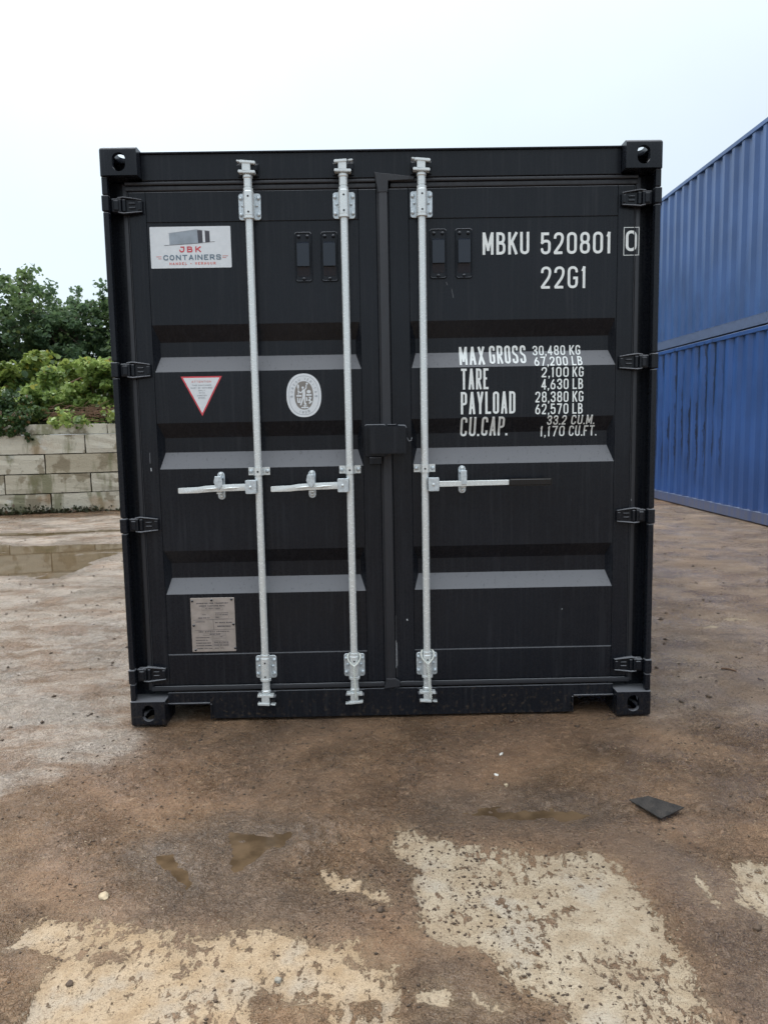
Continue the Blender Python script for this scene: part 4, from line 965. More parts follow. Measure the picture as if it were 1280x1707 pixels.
for u0, u1, v0, v1 in ((390, 880, 322, 385), (705, 1025, 530, 585), (400, 930, 945, 985), (605, 940, 1005, 1050), (605, 940, 1075, 1115), (605, 985, 1135, 1190), (605, 985, 1200, 1250)):
    ribbon(b, [(px_(u0), pz_(v1)), (px_(u1), pz_(v1)), (px_(u1), pz_(v0)), (px_(u0), pz_(v0))], True, .0003, lambda a, c: (a, yp - .0004, c), .05)
finish('engraved_lettering', b, M['printdark'], PL, 0)
for u, v in ((165, 165), (625, 150), (1100, 140), (180, 745), (1125, 730), (200, 1330), (1145, 1300)): bolt(PL, px_(u), PY - .004, pz_(v), .0055, .005, 'black', 'rivet')
# scuffs and chips in the black paint
def chip(pts, w, parent, y=YD - .0012, mat='chip'):
    b = B(); ribbon(b, pts, False, w, lambda a, c: (a, y, c)); finish('paint_chip', b, M[mat], parent, 0)
chip([(1.299, .472), (1.302, .464)], .0025, DR); chip([(.134, 1.275), (.1335, 1.225)], .0010, DL, mat='lightmark'); chip([(.136, 1.205), (.137, 1.190)], .0018, DL)
chip([(1.246, .37), (1.246, .235)], .0006, DR, .0645); chip([(1.2500, .36), (1.2505, .245)], .0006, DR, .0645)
chip([(1.522, 1.985), (1.530, 1.945)], .0008, DR, PY - .001, 'lightmark'); chip([(1.498, 2.015), (1.503, 2.002)], .0008, DR, PY - .001, 'lightmark')
chip([(2.347, 1.02), (2.350, 1.012)], .002, DR, mat='lightmark'); chip([(2.03, .505), (2.033, .503)], .002, DR, PY - .001)
for xa, xb, z, d in ((.103, 1.185, .1708, DL), (1.27, 2.33, .1708, DR)):
    b = B(); tube(b, [(xa + (xb - xa) * q / 24, YD - .0085, z + .0006 * math.sin(q * 2.1)) for q in range(25)], .0011, 5); finish('worn_edge', b, M['lightmark'], d, 60)
for xa, xb, z, d in ((.172, 1.109, .3225, DL), (1.335, 2.266, .3225, DR)):
    b = B(); tube(b, [(xa + (xb - xa) * q / 16, YD + .0005, z + .0004 * math.sin(q * 1.7)) for q in range(17)], .0012, 5); finish('weld_seam', b, M['black'], d, 60)

# ------------------------------------------------------------------ blue containers
cblue = casting_mesh('corner_casting', M['blue'])
def blue(z0, mat, label, name, cmesh):
    L, X0, Y0 = 12.19, 6.212, -1.0
    R_ = thing(name, (X0 + 1.2, Y0 + L / 2, z0), label, 'container', 'blue containers stacked at the right')
    add_castings(R_, cmesh, X0, X0 + W, Y0, Y0 + L, z0, z0 + H)
    b = B(); box(b, X0 + .012, X0 + .06, Y0 + .179, Y0 + L - .179, z0 + .014, z0 + .155, .004); finish('bottom_rail', b, M['dark_blue'] if z0 > 1 else mat, R_)
    b = B(); box(b, X0 + .010, X0 + .065, Y0 + .179, Y0 + L - .179, z0 + .1555, z0 + .160, .001); finish('rail_flange', b, mat, R_)
    b = B(); box(b, X0 + W - .06, X0 + W - .012, Y0 + .179, Y0 + L - .179, z0 + .014, z0 + .155, .004); finish('bottom_rail', b, mat, R_)
    for xa in (X0 + .006, X0 + W - .066):
        b = B(); box(b, xa, xa + .06, Y0 + .179, Y0 + L - .179, z0 + H - .066, z0 + H - .006, .005); finish('top_rail', b, mat, R_)
    corr_wall('side_wall', mat, R_, corr_profile(Y0 + .16, Y0 + L - .14), X0 + .018, z0 + .1605, z0 + H - .0665, 1)
    corr_wall('side_wall', mat, R_, corr_profile(Y0 + .16, Y0 + L - .14), X0 + W - .018, z0 + .1605, z0 + H - .0665, -1)
    for yy, f in ((Y0 + .02, 1), (Y0 + L - .02, -1)):
        corr_wall('end_wall', mat, R_, corr_profile(X0 + .07, X0 + W - .07), yy, z0 + .12, z0 + H - .08, f, 'x')
        b = B(); ya, yb = sorted((yy, yy + f * .1)); box(b, X0 + .1625, X0 + W - .1625, ya, yb, z0 + H - .079, z0 + H - .007, .004); box(b, X0 + .1625, X0 + W - .1625, ya, yb, z0 + .014, z0 + .119, .004); finish('end_frame', b, mat, R_)
        for xa in (X0 + .004, X0 + W - .084):
            b = B(); ya, yb = sorted((yy - f * .015, yy + f * .13)); box(b, xa, xa + .08, ya, yb, z0 + .119, z0 + H - .119, .006); finish('corner_post', b, mat, R_)
    b = B(); box(b, X0 + .067, X0 + W - .067, Y0 + .03, Y0 + L - .03, z0 + H - .04, z0 + H - .03)
    for q in range(40): box(b, X0 + .25, X0 + W - .25, Y0 + .3 + q * .29, Y0 + .42 + q * .29, z0 + H - .0295, z0 + H - .02)
    finish('roof', b, mat, R_); b = B(); box(b, X0 + .061, X0 + W - .061, Y0 + .03, Y0 + L - .03, z0 + .12, z0 + .15); finish('floor', b, mat, R_)
    R_.rotation_euler = (0, 0, .0144)
    return R_
blue(0.0, M['blue_low'], 'lower blue container with dark wet streaks, standing on the ground', 'shipping_container', cblue)
blue(H + .004, M['blue'], 'upper blue container stacked clean and pale against the sky', 'shipping_container', cblue)

# ------------------------------------------------------------------ block wall, bank and plants
WA = math.atan2(.44, 1.85); WO = Vector((-5.249, 9.46, 0))           # wall line through these ground points
wd = Vector((math.cos(WA), math.sin(WA), 0)); wn_ = Vector((-math.sin(WA), math.cos(WA), 0))
def wp(s_, d, z=0): return WO + wd * s_ + wn_ * d + Vector((0, 0, z))
t = NT('weathered concrete block'); r = t.orand(); kk = t.n.new('ShaderNodeVectorMath'); kk.operation = 'MULTIPLY_ADD'; t.put(kk.inputs[0], r); kk.inputs[1].default_value = (9, 7, 5); t.put(kk.inputs[2], t.pos()); p = kk.outputs[0]
n1, n2, n3 = t.noise(p, 2.2, 5, 0.6), t.noise(p, 9, 5, 0.65), t.noise(t.map(p, (3, 3, 0.7)), 1.0, 4)
c = t.mix(r, (0.42, 0.37, 0.275), (0.60, 0.565, 0.47))
c = t.mix(t.rng(n1, 0.53, 0.60, 0, 0.8), c, (0.22, 0.18, 0.115))
c = t.mix(t.rng(n3, 0.54, 0.64, 0, 0.75), c, (0.15, 0.15, 0.07))
c = t.mix(t.rng(t.noise(p, 1.4, 3), 0.6, 0.7, 0, 0.5), c, (0.36, 0.23, 0.13))
c = t.mix(t.rng(n1, 0.40, 0.33, 0, 0.6), c, (0.60, 0.59, 0.54))
c = t.mix(t.rng(n2, 0.58, 0.7, 0, 0.45), c, (0.15, 0.13, 0.09))
M['block'] = t.set(Base_Color=c, Roughness=0.85, Normal=t.bump(t.math('ADD', n2, t.noise(p, 40, 4)), 0.5, 0.02))
WALL = thing('retaining_wall', WO, 'retaining wall of large pale concrete blocks below the overgrown bank', 'wall')
BL, BH = 1.372, .336
bmes = []
for v in range(4):
    b = B(); box(b, -BL / 2 + .008, BL / 2 - .008, -.3, .3, -BH / 2 + .006, BH / 2 - .006)
    bmesh.ops.subdivide_edges(b, edges=b.edges, cuts=3, use_grid_fill=True)
    rr = random.Random(v)
    for q in b.verts:
        if abs(q.co.y + .3) < .01: q.co.y += rr.uniform(-.008, .01)
        if abs(abs(q.co.x) - BL / 2 + .008) < .01: q.co.x *= 1 - rr.uniform(0, .008)
        if abs(abs(q.co.z) - BH / 2 + .006) < .01: q.co.z *= 1 - rr.uniform(0, .035)
    me = bpy.data.meshes.new('concrete_block'); bmesh.ops.recalc_face_normals(b, faces=b.faces); b.to_mesh(me); b.free(); me.materials.append(M['block']); bmes.append(me)
starts = [0.85, 0.14, 0.79, 0.08]
k = 0
for cse in range(4):
    for j in range(-3, 11):
        s_ = starts[cse] + j * BL + BL / 2
        o = bpy.data.objects.new('concrete_block', bmes[k % 4]); COL.objects.link(o); o.parent = WALL; k += 1
        o.location = wp(s_, .3 + random.uniform(-.008, .008), .0 + BH * (cse + .5)) - WO; o.rotation_euler = (0, 0, WA + random.uniform(-.004, .004))
b = B(); box(b, -BL / 2 + .006, BL / 2 - .006, -.27, .3, -.085, .085, .008); capm = bpy.data.meshes.new('cap_slab'); b.to_mesh(capm); b.free(); capm.materials.append(M['block'])
for j in range(-3, 11):
    o = bpy.data.objects.new('cap_slab', capm); COL.objects.link(o); o.parent = WALL
    o.location = wp(.45 + j * BL + BL / 2, .34, BH * 4 + .083) - WO; o.rotation_euler = (random.uniform(-.01, .01), 0, WA)
b = B()
q = [wp(-3.9, .08, .0), wp(15.5, .08, .0), wp(15.5, .55, .0), wp(-3.9, .55, .0)]
lo = [b.verts.new(v) for v in q]; hi = [b.verts.new(v + Vector((0, 0, BH * 4 - .02))) for v in q]
b.faces.new(lo); b.faces.new(hi[::-1])
for i in range(4): b.faces.new((lo[i], hi[i], hi[(i + 1) % 4], lo[(i + 1) % 4]))
t = NT('mossy joint fill'); M['joint'] = t.set(Base_Color=t.mix(t.noise(t.pos(), 4, 3), (0.05, 0.045, 0.03), (0.07, 0.075, 0.035)), Roughness=0.95)
finish('joint_fill', b, M['joint'], WALL, 0)

# earth bank behind the wall
us = graded([(-30, -6, 2), (-6, 4, .12), (4, 22, 1)]); vs_ = graded([(.55, 3.5, .12), (3.5, 12, .7), (12, 90, 6)])
U, V = np.meshgrid(us, vs_)
def bank_h(u, v): return 1.34 + .95 * ss(.3, 3.0, v) + .1 * ss(3, 12, v) + .12 * fbm(u, v, .5, 4, 55) * ss(.5, 1, v) + .5 * fbm(u, v, 4, 2, 61) * ss(2, 6, v)
BX = WO.x + wd.x * U + wn_.x * V; BY = WO.y + wd.y * U + wn_.y * V
bme = grid_mesh('earth_bank', BX, BY, bank_h(U, V)); t = NT('bank soil'); n = t.noise(t.pos(), 5, 5, .65)
bme.materials.append(t.set(Base_Color=t.mix(t.rng(n, .35, .65), (0.028, 0.026, 0.014), (0.05, 0.055, 0.025)), Roughness=0.95, Normal=t.bump(t.noise(t.pos(), 22, 5, .7), 0.8, 0.04)))
bank = bpy.data.objects.new('earth_bank', bme); COL.objects.link(bank); tag(bank, kind='structure')

def leaf_material(name, dark, mid, light, yellow=None, transl=0.3, yfac=.08):
    t = NT(name); r = t.attr('rnd'); p = t.pos(); n = t.noise(p, 1.6, 3)
    f = t.math('ADD', t.math('MULTIPLY', r, 0.55), t.math('MULTIPLY', t.rng(n, .3, .7), 0.45))
    c = t.mix(t.rng(f, 0.15, 0.5), dark, mid); c = t.mix(t.rng(f, 0.5, 0.9), c, light)
    if yellow: c = t.mix(t.rng(r, 1 - yfac, 1 - yfac + .01), c, yellow)
    t.set(Base_Color=c, Roughness=0.5)
    tr = t.n.new('ShaderNodeBsdfTranslucent'); t.put(tr.inputs['Color'], t.mix(0.4, c, light)); mx = t.n.new('ShaderNodeMixShader'); mx.inputs[0].default_value = transl
    t.t.links.new(t.b.outputs[0], mx.inputs[1]); t.t.links.new(tr.outputs[0], mx.inputs[2]); t.t.links.new(mx.outputs[0], t.out.inputs[0]); return t.m
M['leaf_tree'] = leaf_material('tree leaves', (0.06, 0.11, 0.055), (0.11, 0.175, 0.075), (0.19, 0.27, 0.10), (0.16, 0.19, .06), .45, .03)
M['leaf_tree2'] = leaf_material('bluish tree leaves', (0.055, 0.105, 0.06), (0.09, 0.155, 0.08), (0.155, 0.23, 0.105), None, .45)
M['leaf_bush'] = leaf_material('bramble leaves', (0.06, 0.11, 0.025), (0.16, 0.23, 0.05), (0.34, 0.40, 0.11), (0.4, 0.36, 0.05), .35, .07)
M['leaf_bush2'] = leaf_material('fresh bush leaves', (0.07, 0.13, 0.03), (0.20, 0.30, 0.07), (0.42, 0.50, 0.17), (0.38, 0.34, 0.06), .35, .04)
M['leaf_ivy'] = leaf_material('ivy leaves', (0.025, 0.055, 0.02), (0.05, 0.10, 0.03), (0.11, 0.17, 0.05), (0.2, 0.12, 0.05), .2, .06)
M['leaf_weed'] = leaf_material('dull weeds', (0.03, 0.035, 0.018), (0.055, 0.06, 0.028), (0.09, 0.10, 0.045), (0.12, 0.08, 0.05), .2, .15)
M['bark'] = simple('bark', (0.075, 0.058, 0.042), 0.9, 0, .3, 12, .6, .02)
M['twig'] = simple('dry brown twig', (0.15, 0.085, 0.05), 0.9, 0, .35, 20, .4, .01)
def leaves(name, P_, size, mat, parent, flat_=.5, seed=0, elong=1.5):
    """many small folded leaves, each four triangles' worth of its own faces"""
    g = np.random.default_rng(seed); n = len(P_); c0 = P_.mean(0); P_ = P_ - c0
    nrm = g.normal(size=(n, 3)); nrm[:, 2] = np.abs(nrm[:, 2]) + flat_; nrm /= np.linalg.norm(nrm, axis=1)[:, None]
    a = g.normal(size=(n, 3)); u = np.cross(nrm, a); u /= np.linalg.norm(u, axis=1)[:, None]; w = np.cross(nrm, u)
    s_ = (size * g.uniform(.6, 1.35, n))[:, None]
    droop = nrm * s_ * .18
    p0, p1, p2, p3 = P_ - u * s_ * .5 * elong - droop, P_ - w * s_ * .5, P_ + u * s_ * .5 * elong - droop, P_ + w * s_ * .5
    p1b, p3b = P_ - w * s_ * .46 - u * s_ * .3 + droop * .5, P_ + w * s_ * .46 - u * s_ * .3 + droop * .5
    co = np.stack([p0, p1b, p1 + u * s_ * .25, p2, p3 + u * s_ * .25, p3b], 1).reshape(-1, 3).astype(np.float32)
    me = bpy.data.meshes.new(name); me.vertices.add(len(co)); me.vertices.foreach_set('co', co.ravel())
    base = (np.arange(n) * 6)[:, None]
    f = np.concatenate([base + np.array([[0, 1, 2, 3]]), base + np.array([[0, 3, 4, 5]])], 1).reshape(-1, 4)
    me.loops.add(f.size); me.loops.foreach_set('vertex_index', f.ravel().astype(np.int32))
    me.polygons.add(len(f)); me.polygons.foreach_set('loop_start', (np.arange(len(f)) * 4).astype(np.int32)); me.update(calc_edges=True)
    at = me.attributes.new('rnd', 'FLOAT', 'FACE'); at.data.foreach_set('value', np.repeat(g.random(n), 2).astype(np.float32))
    me.materials.append(mat); return link(name, me, parent, Vector(c0.tolist()))
def clumps(centres, per, rad, seed, sq=.75):
    g = np.random.default_rng(seed); out = []
    for c in centres:
        k_ = int(per * g.uniform(.6, 1.4)); d = g.normal(size=(k_, 3)); d /= np.linalg.norm(d, axis=1)[:, None]
        r_ = rad * g.uniform(.6, 1.3) * g.random((k_, 1)) ** .45; d = d * r_; d[:, 2] *= sq; out.append(np.array(c) + d)
    return np.concatenate(out)
def tree(x, y, z0, h, cr, label, mat, seed, n_cl=110, per=95, size=.13, trunk_h=.3):
    g = np.random.default_rng(seed); T = thing('deciduous_tree', (x, y, z0), label, 'tree', 'trees on the bank behind the wall')
    b = B(); top = Vector((x + g.uniform(-.3, .3), y, z0 + h * .8)); n = 9; tp = []
    for i in range(n):
        f = i / (n - 1); tp.append(Vector((x, y, z0 - .3)).lerp(top, f) + Vector((g.normal() * .07, g.normal() * .07, 0)) * f)
    tube(b, tp, [.17 * (1 - .85 * i / (n - 1)) + .02 for i in range(n)], 10); ends = []
    for i in range(22):
        f = g.uniform(trunk_h, .98); st_ = Vector((x, y, z0 - .3)).lerp(top, f); a = g.uniform(0, 2 * PI); L = cr * g.uniform(.5, .95) * (1.15 - .5 * f)
        en = st_ + Vector((math.cos(a) * L, math.sin(a) * L, L * g.uniform(.2, .8)))
        md = st_.lerp(en, .5) + Vector((g.normal() * .1, g.normal() * .1, .12)); tube(b, [st_, md, en], [.05, .03, .012], 6); ends.append(en)
        for q in range(3):
            e2 = en + Vector(g.normal(size=3).tolist()) * .5; tube(b, [md.lerp(en, .4 + .3 * q / 2), e2], [.02, .006], 5); ends.append(e2)
    finish('trunk', b, M['bark'], T, 60)
    cs = []
    for i in range(n_cl):
        d = g.normal(size=3); d /= np.linalg.norm(d); rr = g.random() ** .4
        c = np.array([x, y, z0 + h * .46]) + d * rr * np.array([cr, cr, h * .47]) * (1 + .18 * math.sin(seed + d[0] * 5 + d[2] * 4)); cs.append(c)
    cs += [np.array(e_) for e_ in ends]
    leaves('crown', clumps(cs, per, cr * (.17 if size < .2 else .2), seed), size, mat, T, .3, seed)
trees = [(-13.9, 22.8, 4.75, 1.9, 0), (-12.0, 21.5, 4.8, 1.6, 1), (-10.1, 22.2, 5.05, 1.9, 0), (-8.5, 21.8, 4.75, 1.5, 1), (-17.5, 23, 5.0, 2.2, 1), (-6.0, 22.5, 4.8, 2.1, 0), (-3.0, 23, 5.0, 2.3, 1), (.4, 23.5, 4.7, 2.3, 0), (4, 24, 4.9, 2.3, 1), (8, 24.5, 4.8, 2.3, 0)]
tlab = ['dark green tree behind the bank, cut off by the left picture edge', 'bluish green tree with sky gaps, second from the left edge', 'dark tree with the tallest open crown right of the two leftmost trees', 'bluish green tree seen just left of the black container',
        'tree beyond the left picture edge, farthest left of the row', 'tree hidden behind the left half of the black container', 'tree hidden behind the middle of the black container', 'tree behind the container, right of its middle', 'tree behind the right end of the black container', 'rightmost tree of the row, behind the blue containers']
for i, (x, y, h, cr, kd) in enumerate(trees):
    vis = i < 4 or i == 5
    tree(x, y, 1.75, h, cr, tlab[i], M['leaf_tree2' if kd else 'leaf_tree'], 40 + i, 210 if vis else 60, 34 if vis else 40, .095 if vis else .24)

def bush(s_, d, z, w, h, label, mat, seed, n_cl=34, per=130, size=.075, name='bramble_bush', cat='bush'):
    g = np.random.default_rng(seed); o = wp(s_, d, z); T = thing(name, o, label, cat, 'bushes growing on the bank')
    b = B(); cs = []
    for i in range(n_cl):
        a = g.uniform(-1, 1); q = wp(s_ + a * w * .5, d + g.uniform(-.55, .45), z + h * (1 - abs(a) ** 2.2 * .6) * g.uniform(.15, 1)); cs.append(np.array(q))
        if i % 2 == 0:
            r0 = wp(s_ + a * w * .2, d + .1, z - .1); tube(b, [r0, r0.lerp(q, .5) + Vector((g.normal() * .08, g.normal() * .08, .15)), q], [.014, .009, .004], 5)
    finish('stems', b, M['twig'], T, 60); leaves('foliage', clumps(cs, per, .19, seed), size, mat, T, .35, seed, 1.25)
bush(-.15, 1.0, 1.45, 1.2, .72, 'dull green bush with brownish tops at the left picture edge', M['leaf_bush'], 101, 34, 90, .055)
bush(.80, 1.35, 1.5, 1.1, 1.0, 'yellow green bush in the middle of the bank', M['leaf_bush2'], 102, 40, 75, .075)
bush(1.72, 1.45, 1.62, 1.25, 1.18, 'light green large leaved bush beside the black container', M['leaf_bush2'], 103, 48, 80, .085)
bush(.2, 2.6, 1.9, 2.2, 1.0, 'darker bush growing behind the yellow green bush on the bank', M['leaf_bush'], 108, 40, 80, .09)
bush(2.3, 2.8, 1.9, 2.4, .9, 'darker bush behind the light green large leaved bush', M['leaf_bush'], 109, 40, 80, .09)
bush(-2.6, 2.8, 1.9, 2.6, 1.0, 'wide bush up the bank beyond the left picture edge', M['leaf_bush'], 110, 30, 70, .1)
bush(1.15, .55, 1.50, .8, .22, 'low green sprigs over the dead twigs at the wall top', M['leaf_bush2'], 120, 9, 34, .07)
bush(2.1, .5, 1.50, .5, .30, 'small yellowish sprig on the wall top beside the container', M['leaf_bush'], 121, 8, 36, .07)
bush(-1.4, 1.2, 1.5, 1.3, .7, 'bush on the bank beyond the left picture edge', M['leaf_bush'], 104, 20, 90, .09)
bush(3.2, 1.4, 1.6, 1.5, .9, 'bush on the bank hidden just behind the black container', M['leaf_bush'], 105, 20, 90, .09)
bush(5.4, 1.4, 1.6, 1.8, .8, 'bush on the bank behind the middle of the container', M['leaf_bush2'], 106, 20, 90, .1)
bush(8, 1.4, 1.6, 2.0, .8, 'bush on the bank behind the right half of the container', M['leaf_bush'], 107, 20, 90, .1)
# ivy hanging over the wall's top
def ivy(s0, s1, label, seed, drop):
    g = np.random.default_rng(seed); T = thing('ivy_plant', wp((s0 + s1) / 2, .2, 1.5), label, 'ivy'); cs = []; b = B()
    for i in range(34):
        s_ = g.uniform(s0, s1); zz = g.uniform(1.36, 2.05); cs.append(np.array(wp(s_, .15 + (zz - 1.4) * .5 + g.uniform(-.1, .15), zz)))
    for i in range(9):
        s_ = g.uniform(s0, s1); L = g.uniform(.1, drop); pts = [wp(s_ + .05 * math.sin(q * 1.3 + i), -.03 - .02 * g.random(), 1.62 - L * q / 5) for q in range(6)]
        tube(b, [wp(s_, .2, 1.75)] + pts, .005, 5)
        for q in pts: cs.append(np.array(q))
    finish('stems', b, M['twig'], T, 60)
    P_ = clumps(cs[:34], 95, .13, seed); P_ = np.concatenate([P_, clumps(cs[34:], 26, .06, seed + 1)]); dd = (P_ - np.array(WO)) @ np.array(wn_); P_ = P_ + np.outer(np.where(dd < .03, 0, 0), np.array(wn_)); leaves('foliage', P_, .05, M['leaf_ivy'], T, .1, seed, 1.2)
g = np.random.default_rng(77); pts_ = np.stack([g.uniform(-12, 16, 26000), g.uniform(1.2, 9, 26000) ** 1.0], 1)
pz = bank_h(pts_[:, 0], pts_[:, 1]) + np.abs(g.normal(0, .16, len(pts_)))
UG = leaves('undergrowth', np.stack([WO.x + wd.x * pts_[:, 0] + wn_.x * pts_[:, 1], WO.y + wd.y * pts_[:, 0] + wn_.y * pts_[:, 1], pz], 1), .13, M['leaf_ivy'], None, .5, 77, 1.4); tag(UG, 'low green undergrowth covering the bank', kind='stuff')
ivy(-.4, .72, 'dark green ivy hanging over the top of the block wall', 201, .40)
ivy(-3.2, -1.0, 'ivy over the wall top beyond the left picture edge', 202, .3); ivy(3.4, 5.2, 'ivy over the wall hidden behind the black container', 203, .3)
# dead twigs and one arching cane
g = np.random.default_rng(5); b = B()
for i in range(130):
    s_ = g.uniform(.75, 2.2); d = g.uniform(.25, .9); a = wp(s_, d, 1.52 + d * .28 + g.uniform(-.02, .12)); L = g.uniform(.15, .5); an = g.normal() * .5
    e_ = a + (wd * math.cos(an) + wn_ * g.normal() * .2 + Vector((0, 0, math.sin(an) * .5))) * L; tube(b, [a, a.lerp(e_, .5) + Vector((0, 0, g.uniform(-.01, .05))), e_], [.007, .006, .003], 5)
tw = finish('dead_twigs', b, M['twig'], None, 30, 'stuff'); 
b = B(); pts = []
for k in range(15):
    f = k / 14; pts.append(wp(1.05 + 1.5 * f, 1.2, 2.10 + .42 * math.sin(PI * (.12 + .62 * f)) - .0 * f))
tube(b, pts, [.016 - .008 * k / 14 for k in range(15)], 7)
cane = finish('dead_cane', b, M['twig'], None, 60); tag(cane, 'bare brown cane arching over the light green bush', 'branch')
b = B(); tube(b, [wp(1.72, 1.25, 2.45), wp(1.76, 1.22, 2.62), wp(1.84, 1.2, 2.74)], [.035, .05, .012], 7); cane2 = finish('dead_leaf_cluster', b, M['twig'], None, 60); tag(cane2, 'withered brown leaf hanging upright above the arching cane', 'leaf')
# weeds along the wall's foot
g = np.random.default_rng(9); n = 1000; s_ = g.uniform(-4, 15, n); s_ = np.where(g.random(n) < .45, g.uniform(-.6, 1.6, n), s_); dep = -np.abs(g.normal(0, .06, n)) - .01; hh = np.abs(g.normal(0, .045, n)) * np.clip(1.5 - s_ * .35, .35, 1.6)
PW = np.stack([WO.x + wd.x * s_ + wn_.x * dep, WO.y + wd.y * s_ + wn_.y * dep, hh], 1); wds = leaves('weeds', PW, .035, M['leaf_weed'], None, .0, 9, 1.8); tag(wds, 'low dark weeds along the foot of the block wall', kind='stuff')

# ------------------------------------------------------------------ loose things on the ground
def ground_z(x, y): return float(fields(np.array([x]), np.array([y]))[0][0])
def rock(name, x, y, sx_, sy_, sz_, mat, label, cat, group=None, seed=0):
    b = B(); bmesh.ops.create_icosphere(b, subdivisions=3, radius=1); r_ = random.Random(seed); off = Vector((r_.random() * 9, r_.random() * 9, r_.random() * 9))
    from mathutils import noise as mn
    for v in b.verts:
        k_ = 1 + .35 * mn.noise(v.co * 1.2 + off) + .1 * mn.noise(v.co * 4 + off); v.co = Vector((v.co.x * sx_ * k_, v.co.y * sy_ * k_, max(v.co.z, -.5) * sz_ * k_))
    bmesh.ops.rotate(b, verts=b.verts, cent=(0, 0, 0), matrix=Matrix.Rotation(r_.random() * 6, 3, 'Z')); bmesh.ops.translate(b, verts=b.verts, vec=(x, y, ground_z(x, y) + sz_ * .3))
    return tag(finish(name, b, mat, None, 50), label, cat, group)
M['stone'] = simple('pale stone', (0.42, 0.34, 0.23), 0.85, 0, .25, 60, .4, .003); M['stonew'] = simple('white pebble', (0.7, 0.68, 0.62), 0.7); M['clod'] = simple('dark mud clod', (0.085, 0.057, 0.038), 0.7, 0, .3, 60, .6, .005)
M['stoneg'] = simple('grey stone', (0.26, 0.24, 0.2), 0.8, 0, .25, 60, .4, .003)
rock('stone', .332, -1.297, .016, .019, .011, M['stone'], 'tan stone lying on mud above the lower left pale patch', 'stone', None, 3)
rock('pebble', 1.667, -.393, .012, .006, .006, M['stonew'], 'cream pebble below the container, nearer of two to its sill', 'pebble', None, 4)
rock('pebble', 1.614, -.593, .009, .006, .005, M['stonew'], 'small white pebble midway between the container and the concrete patch', 'pebble', None, 5)
rock('pebble', 1.640, -.672, .009, .007, .006, M['stone'], 'tan pebble beside a dark clod above the middle brown puddle', 'pebble', None, 6)
rock('mud_clod', 2.18, -1.515, .013, .009, .009, M['clod'], 'dark mud clod on smooth mud between the two right pale patches', 'clod', None, 7)
rock('mud_clod', .372, -1.655, .010, .009, .007, M['clod'], 'dark clod on the left side of the lower left pale patch', 'clod', None, 8)
rock('stone', .895, -1.655, .010, .009, .006, M['stoneg'], 'flat grey stone on the right part of the lower left pale patch', 'stone', None, 9)
rock('mud_clod', 1.155, -1.40, .012, .010, .008, M['clod'], 'dark clod at the narrow pale strip left of the concrete patch', 'clod', None, 10)
# flat scrap of dark roofing felt
b = B(); q = [(2.057, -.828), (2.139, -.796), (2.195, -.852), (2.233, -.892), (2.125, -.957), (2.10, -.90)]
gz_ = sum(ground_z(*a) for a in q) / 6 + .012; vs1 = [b.verts.new((a[0], a[1], gz_ + (.004 if i in (0, 3) else 0))) for i, a in enumerate(q)]; f = b.faces.new(vs1)
r_ = bmesh.ops.extrude_face_region(b, geom=[f]); bmesh.ops.translate(b, verts=[v for v in r_['geom'] if isinstance(v, bmesh.types.BMVert)], vec=(0, 0, .003))
dfm = None; mt = finish('rubber_mat', b, simple('dark felt', (0.035, 0.03, 0.026), 0.9, 0, .5, 30, .9, .01), None, 0); tag(mt, 'dark grey four sided scrap of matting lying on the mud', 'mat')
b = B(); z_ = ground_z(3.1, .64) + .008; tube(b, [(3.07, .662, z_), (3.10, .641, z_ + .004), (3.132, .612, z_)], [.005, .006, .004], 6); tag(finish('stick', b, M['twig'], None, 60), 'short dark stick on the ground right of the black container', 'stick')
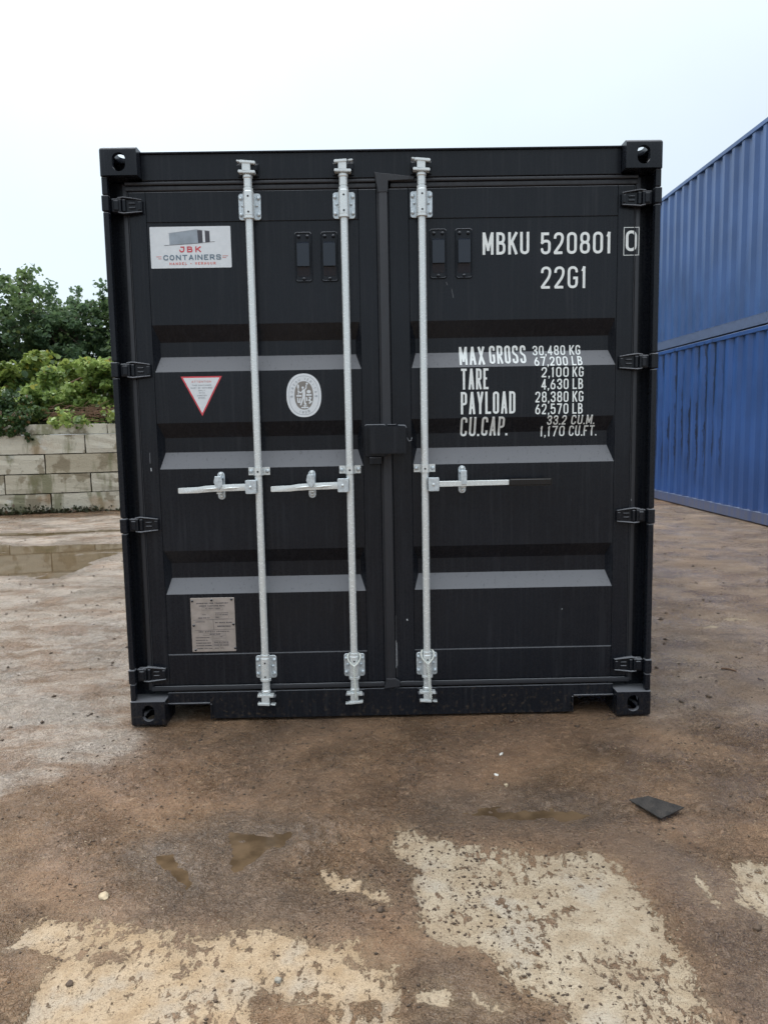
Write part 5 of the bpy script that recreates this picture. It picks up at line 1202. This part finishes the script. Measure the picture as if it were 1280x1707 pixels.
# crumbs of mud and grit
def grit(name, n, fx, smin, smax, mat, label, seed, nearc=False):
    g = np.random.default_rng(seed); P_ = fx(g, n); x, y = P_[:, 0], P_[:, 1]
    keep = ~((x > -.02) & (x < 2.46) & (y > -.01) & (y < 6.1)); x, y = x[keep], y[keep]
    h, cc, wt_, _, _ = fields(x, y); keep = wt_ < .6
    if nearc: keep &= (cc > -.12) | (g.random(len(x)) < .45)
    if nearc is not None: keep &= (fbm(x, y, .35, 3, 300 + seed) + g.uniform(-.12, .12, len(x))) > -.03
    x, y, h = x[keep], y[keep], h[keep]; n = len(x)
    base = np.array([[1, 0, 0], [0, 1, 0], [-1, 0, 0], [0, -1, 0], [0, 0, 1], [0, 0, -.6]], float); s_ = (smin + (smax - smin) * g.random(n) ** 3)
    a = g.uniform(0, 2 * PI, n); ca, sa = np.cos(a), np.sin(a)
    V_ = base[None] * g.uniform(.6, 1.3, (n, 6, 3)) * s_[:, None, None] * np.array([1.3, .9, .7])
    X__ = V_[:, :, 0] * ca[:, None] - V_[:, :, 1] * sa[:, None] + x[:, None]; Y__ = V_[:, :, 0] * sa[:, None] + V_[:, :, 1] * ca[:, None] + y[:, None]; Z__ = V_[:, :, 2] + h[:, None] + s_[:, None] * .2
    co = np.stack([X__, Y__, Z__], -1).reshape(-1, 3).astype(np.float32)
    tr = np.array([[0, 1, 4], [1, 2, 4], [2, 3, 4], [3, 0, 4], [1, 0, 5], [2, 1, 5], [3, 2, 5], [0, 3, 5]]); f = (np.arange(n) * 6)[:, None, None] + tr[None]; f = f.reshape(-1, 3)
    me = bpy.data.meshes.new(name); me.vertices.add(len(co)); me.vertices.foreach_set('co', co.ravel()); me.loops.add(f.size); me.loops.foreach_set('vertex_index', f.ravel().astype(np.int32))
    me.polygons.add(len(f)); me.polygons.foreach_set('loop_start', (np.arange(len(f)) * 3).astype(np.int32)); me.update(calc_edges=True); me.materials.append(mat)
    o = bpy.data.objects.new(name, me); COL.objects.link(o); tag(o, label, kind='stuff')
near = lambda g, n: np.stack([g.uniform(-.4, 2.8, n), -2.0 + 2.0 * g.random(n)], 1)
wide = lambda g, n: np.stack([g.uniform(-5, 6, n), g.uniform(-.2, 9, n)], 1)
grit('mud_crumbs', 26000, near, .0007, .0062, M['clod'], 'crumbs of dark mud scattered over the foreground', 1, True)
grit('grit', 7000, near, .0006, .0034, M['stone'], 'pale grit scattered over the foreground mud', 2)
grit('mud_lumps', 9000, wide, .002, .015, M['clod'], 'lumps of mud scattered over the yard', 3)
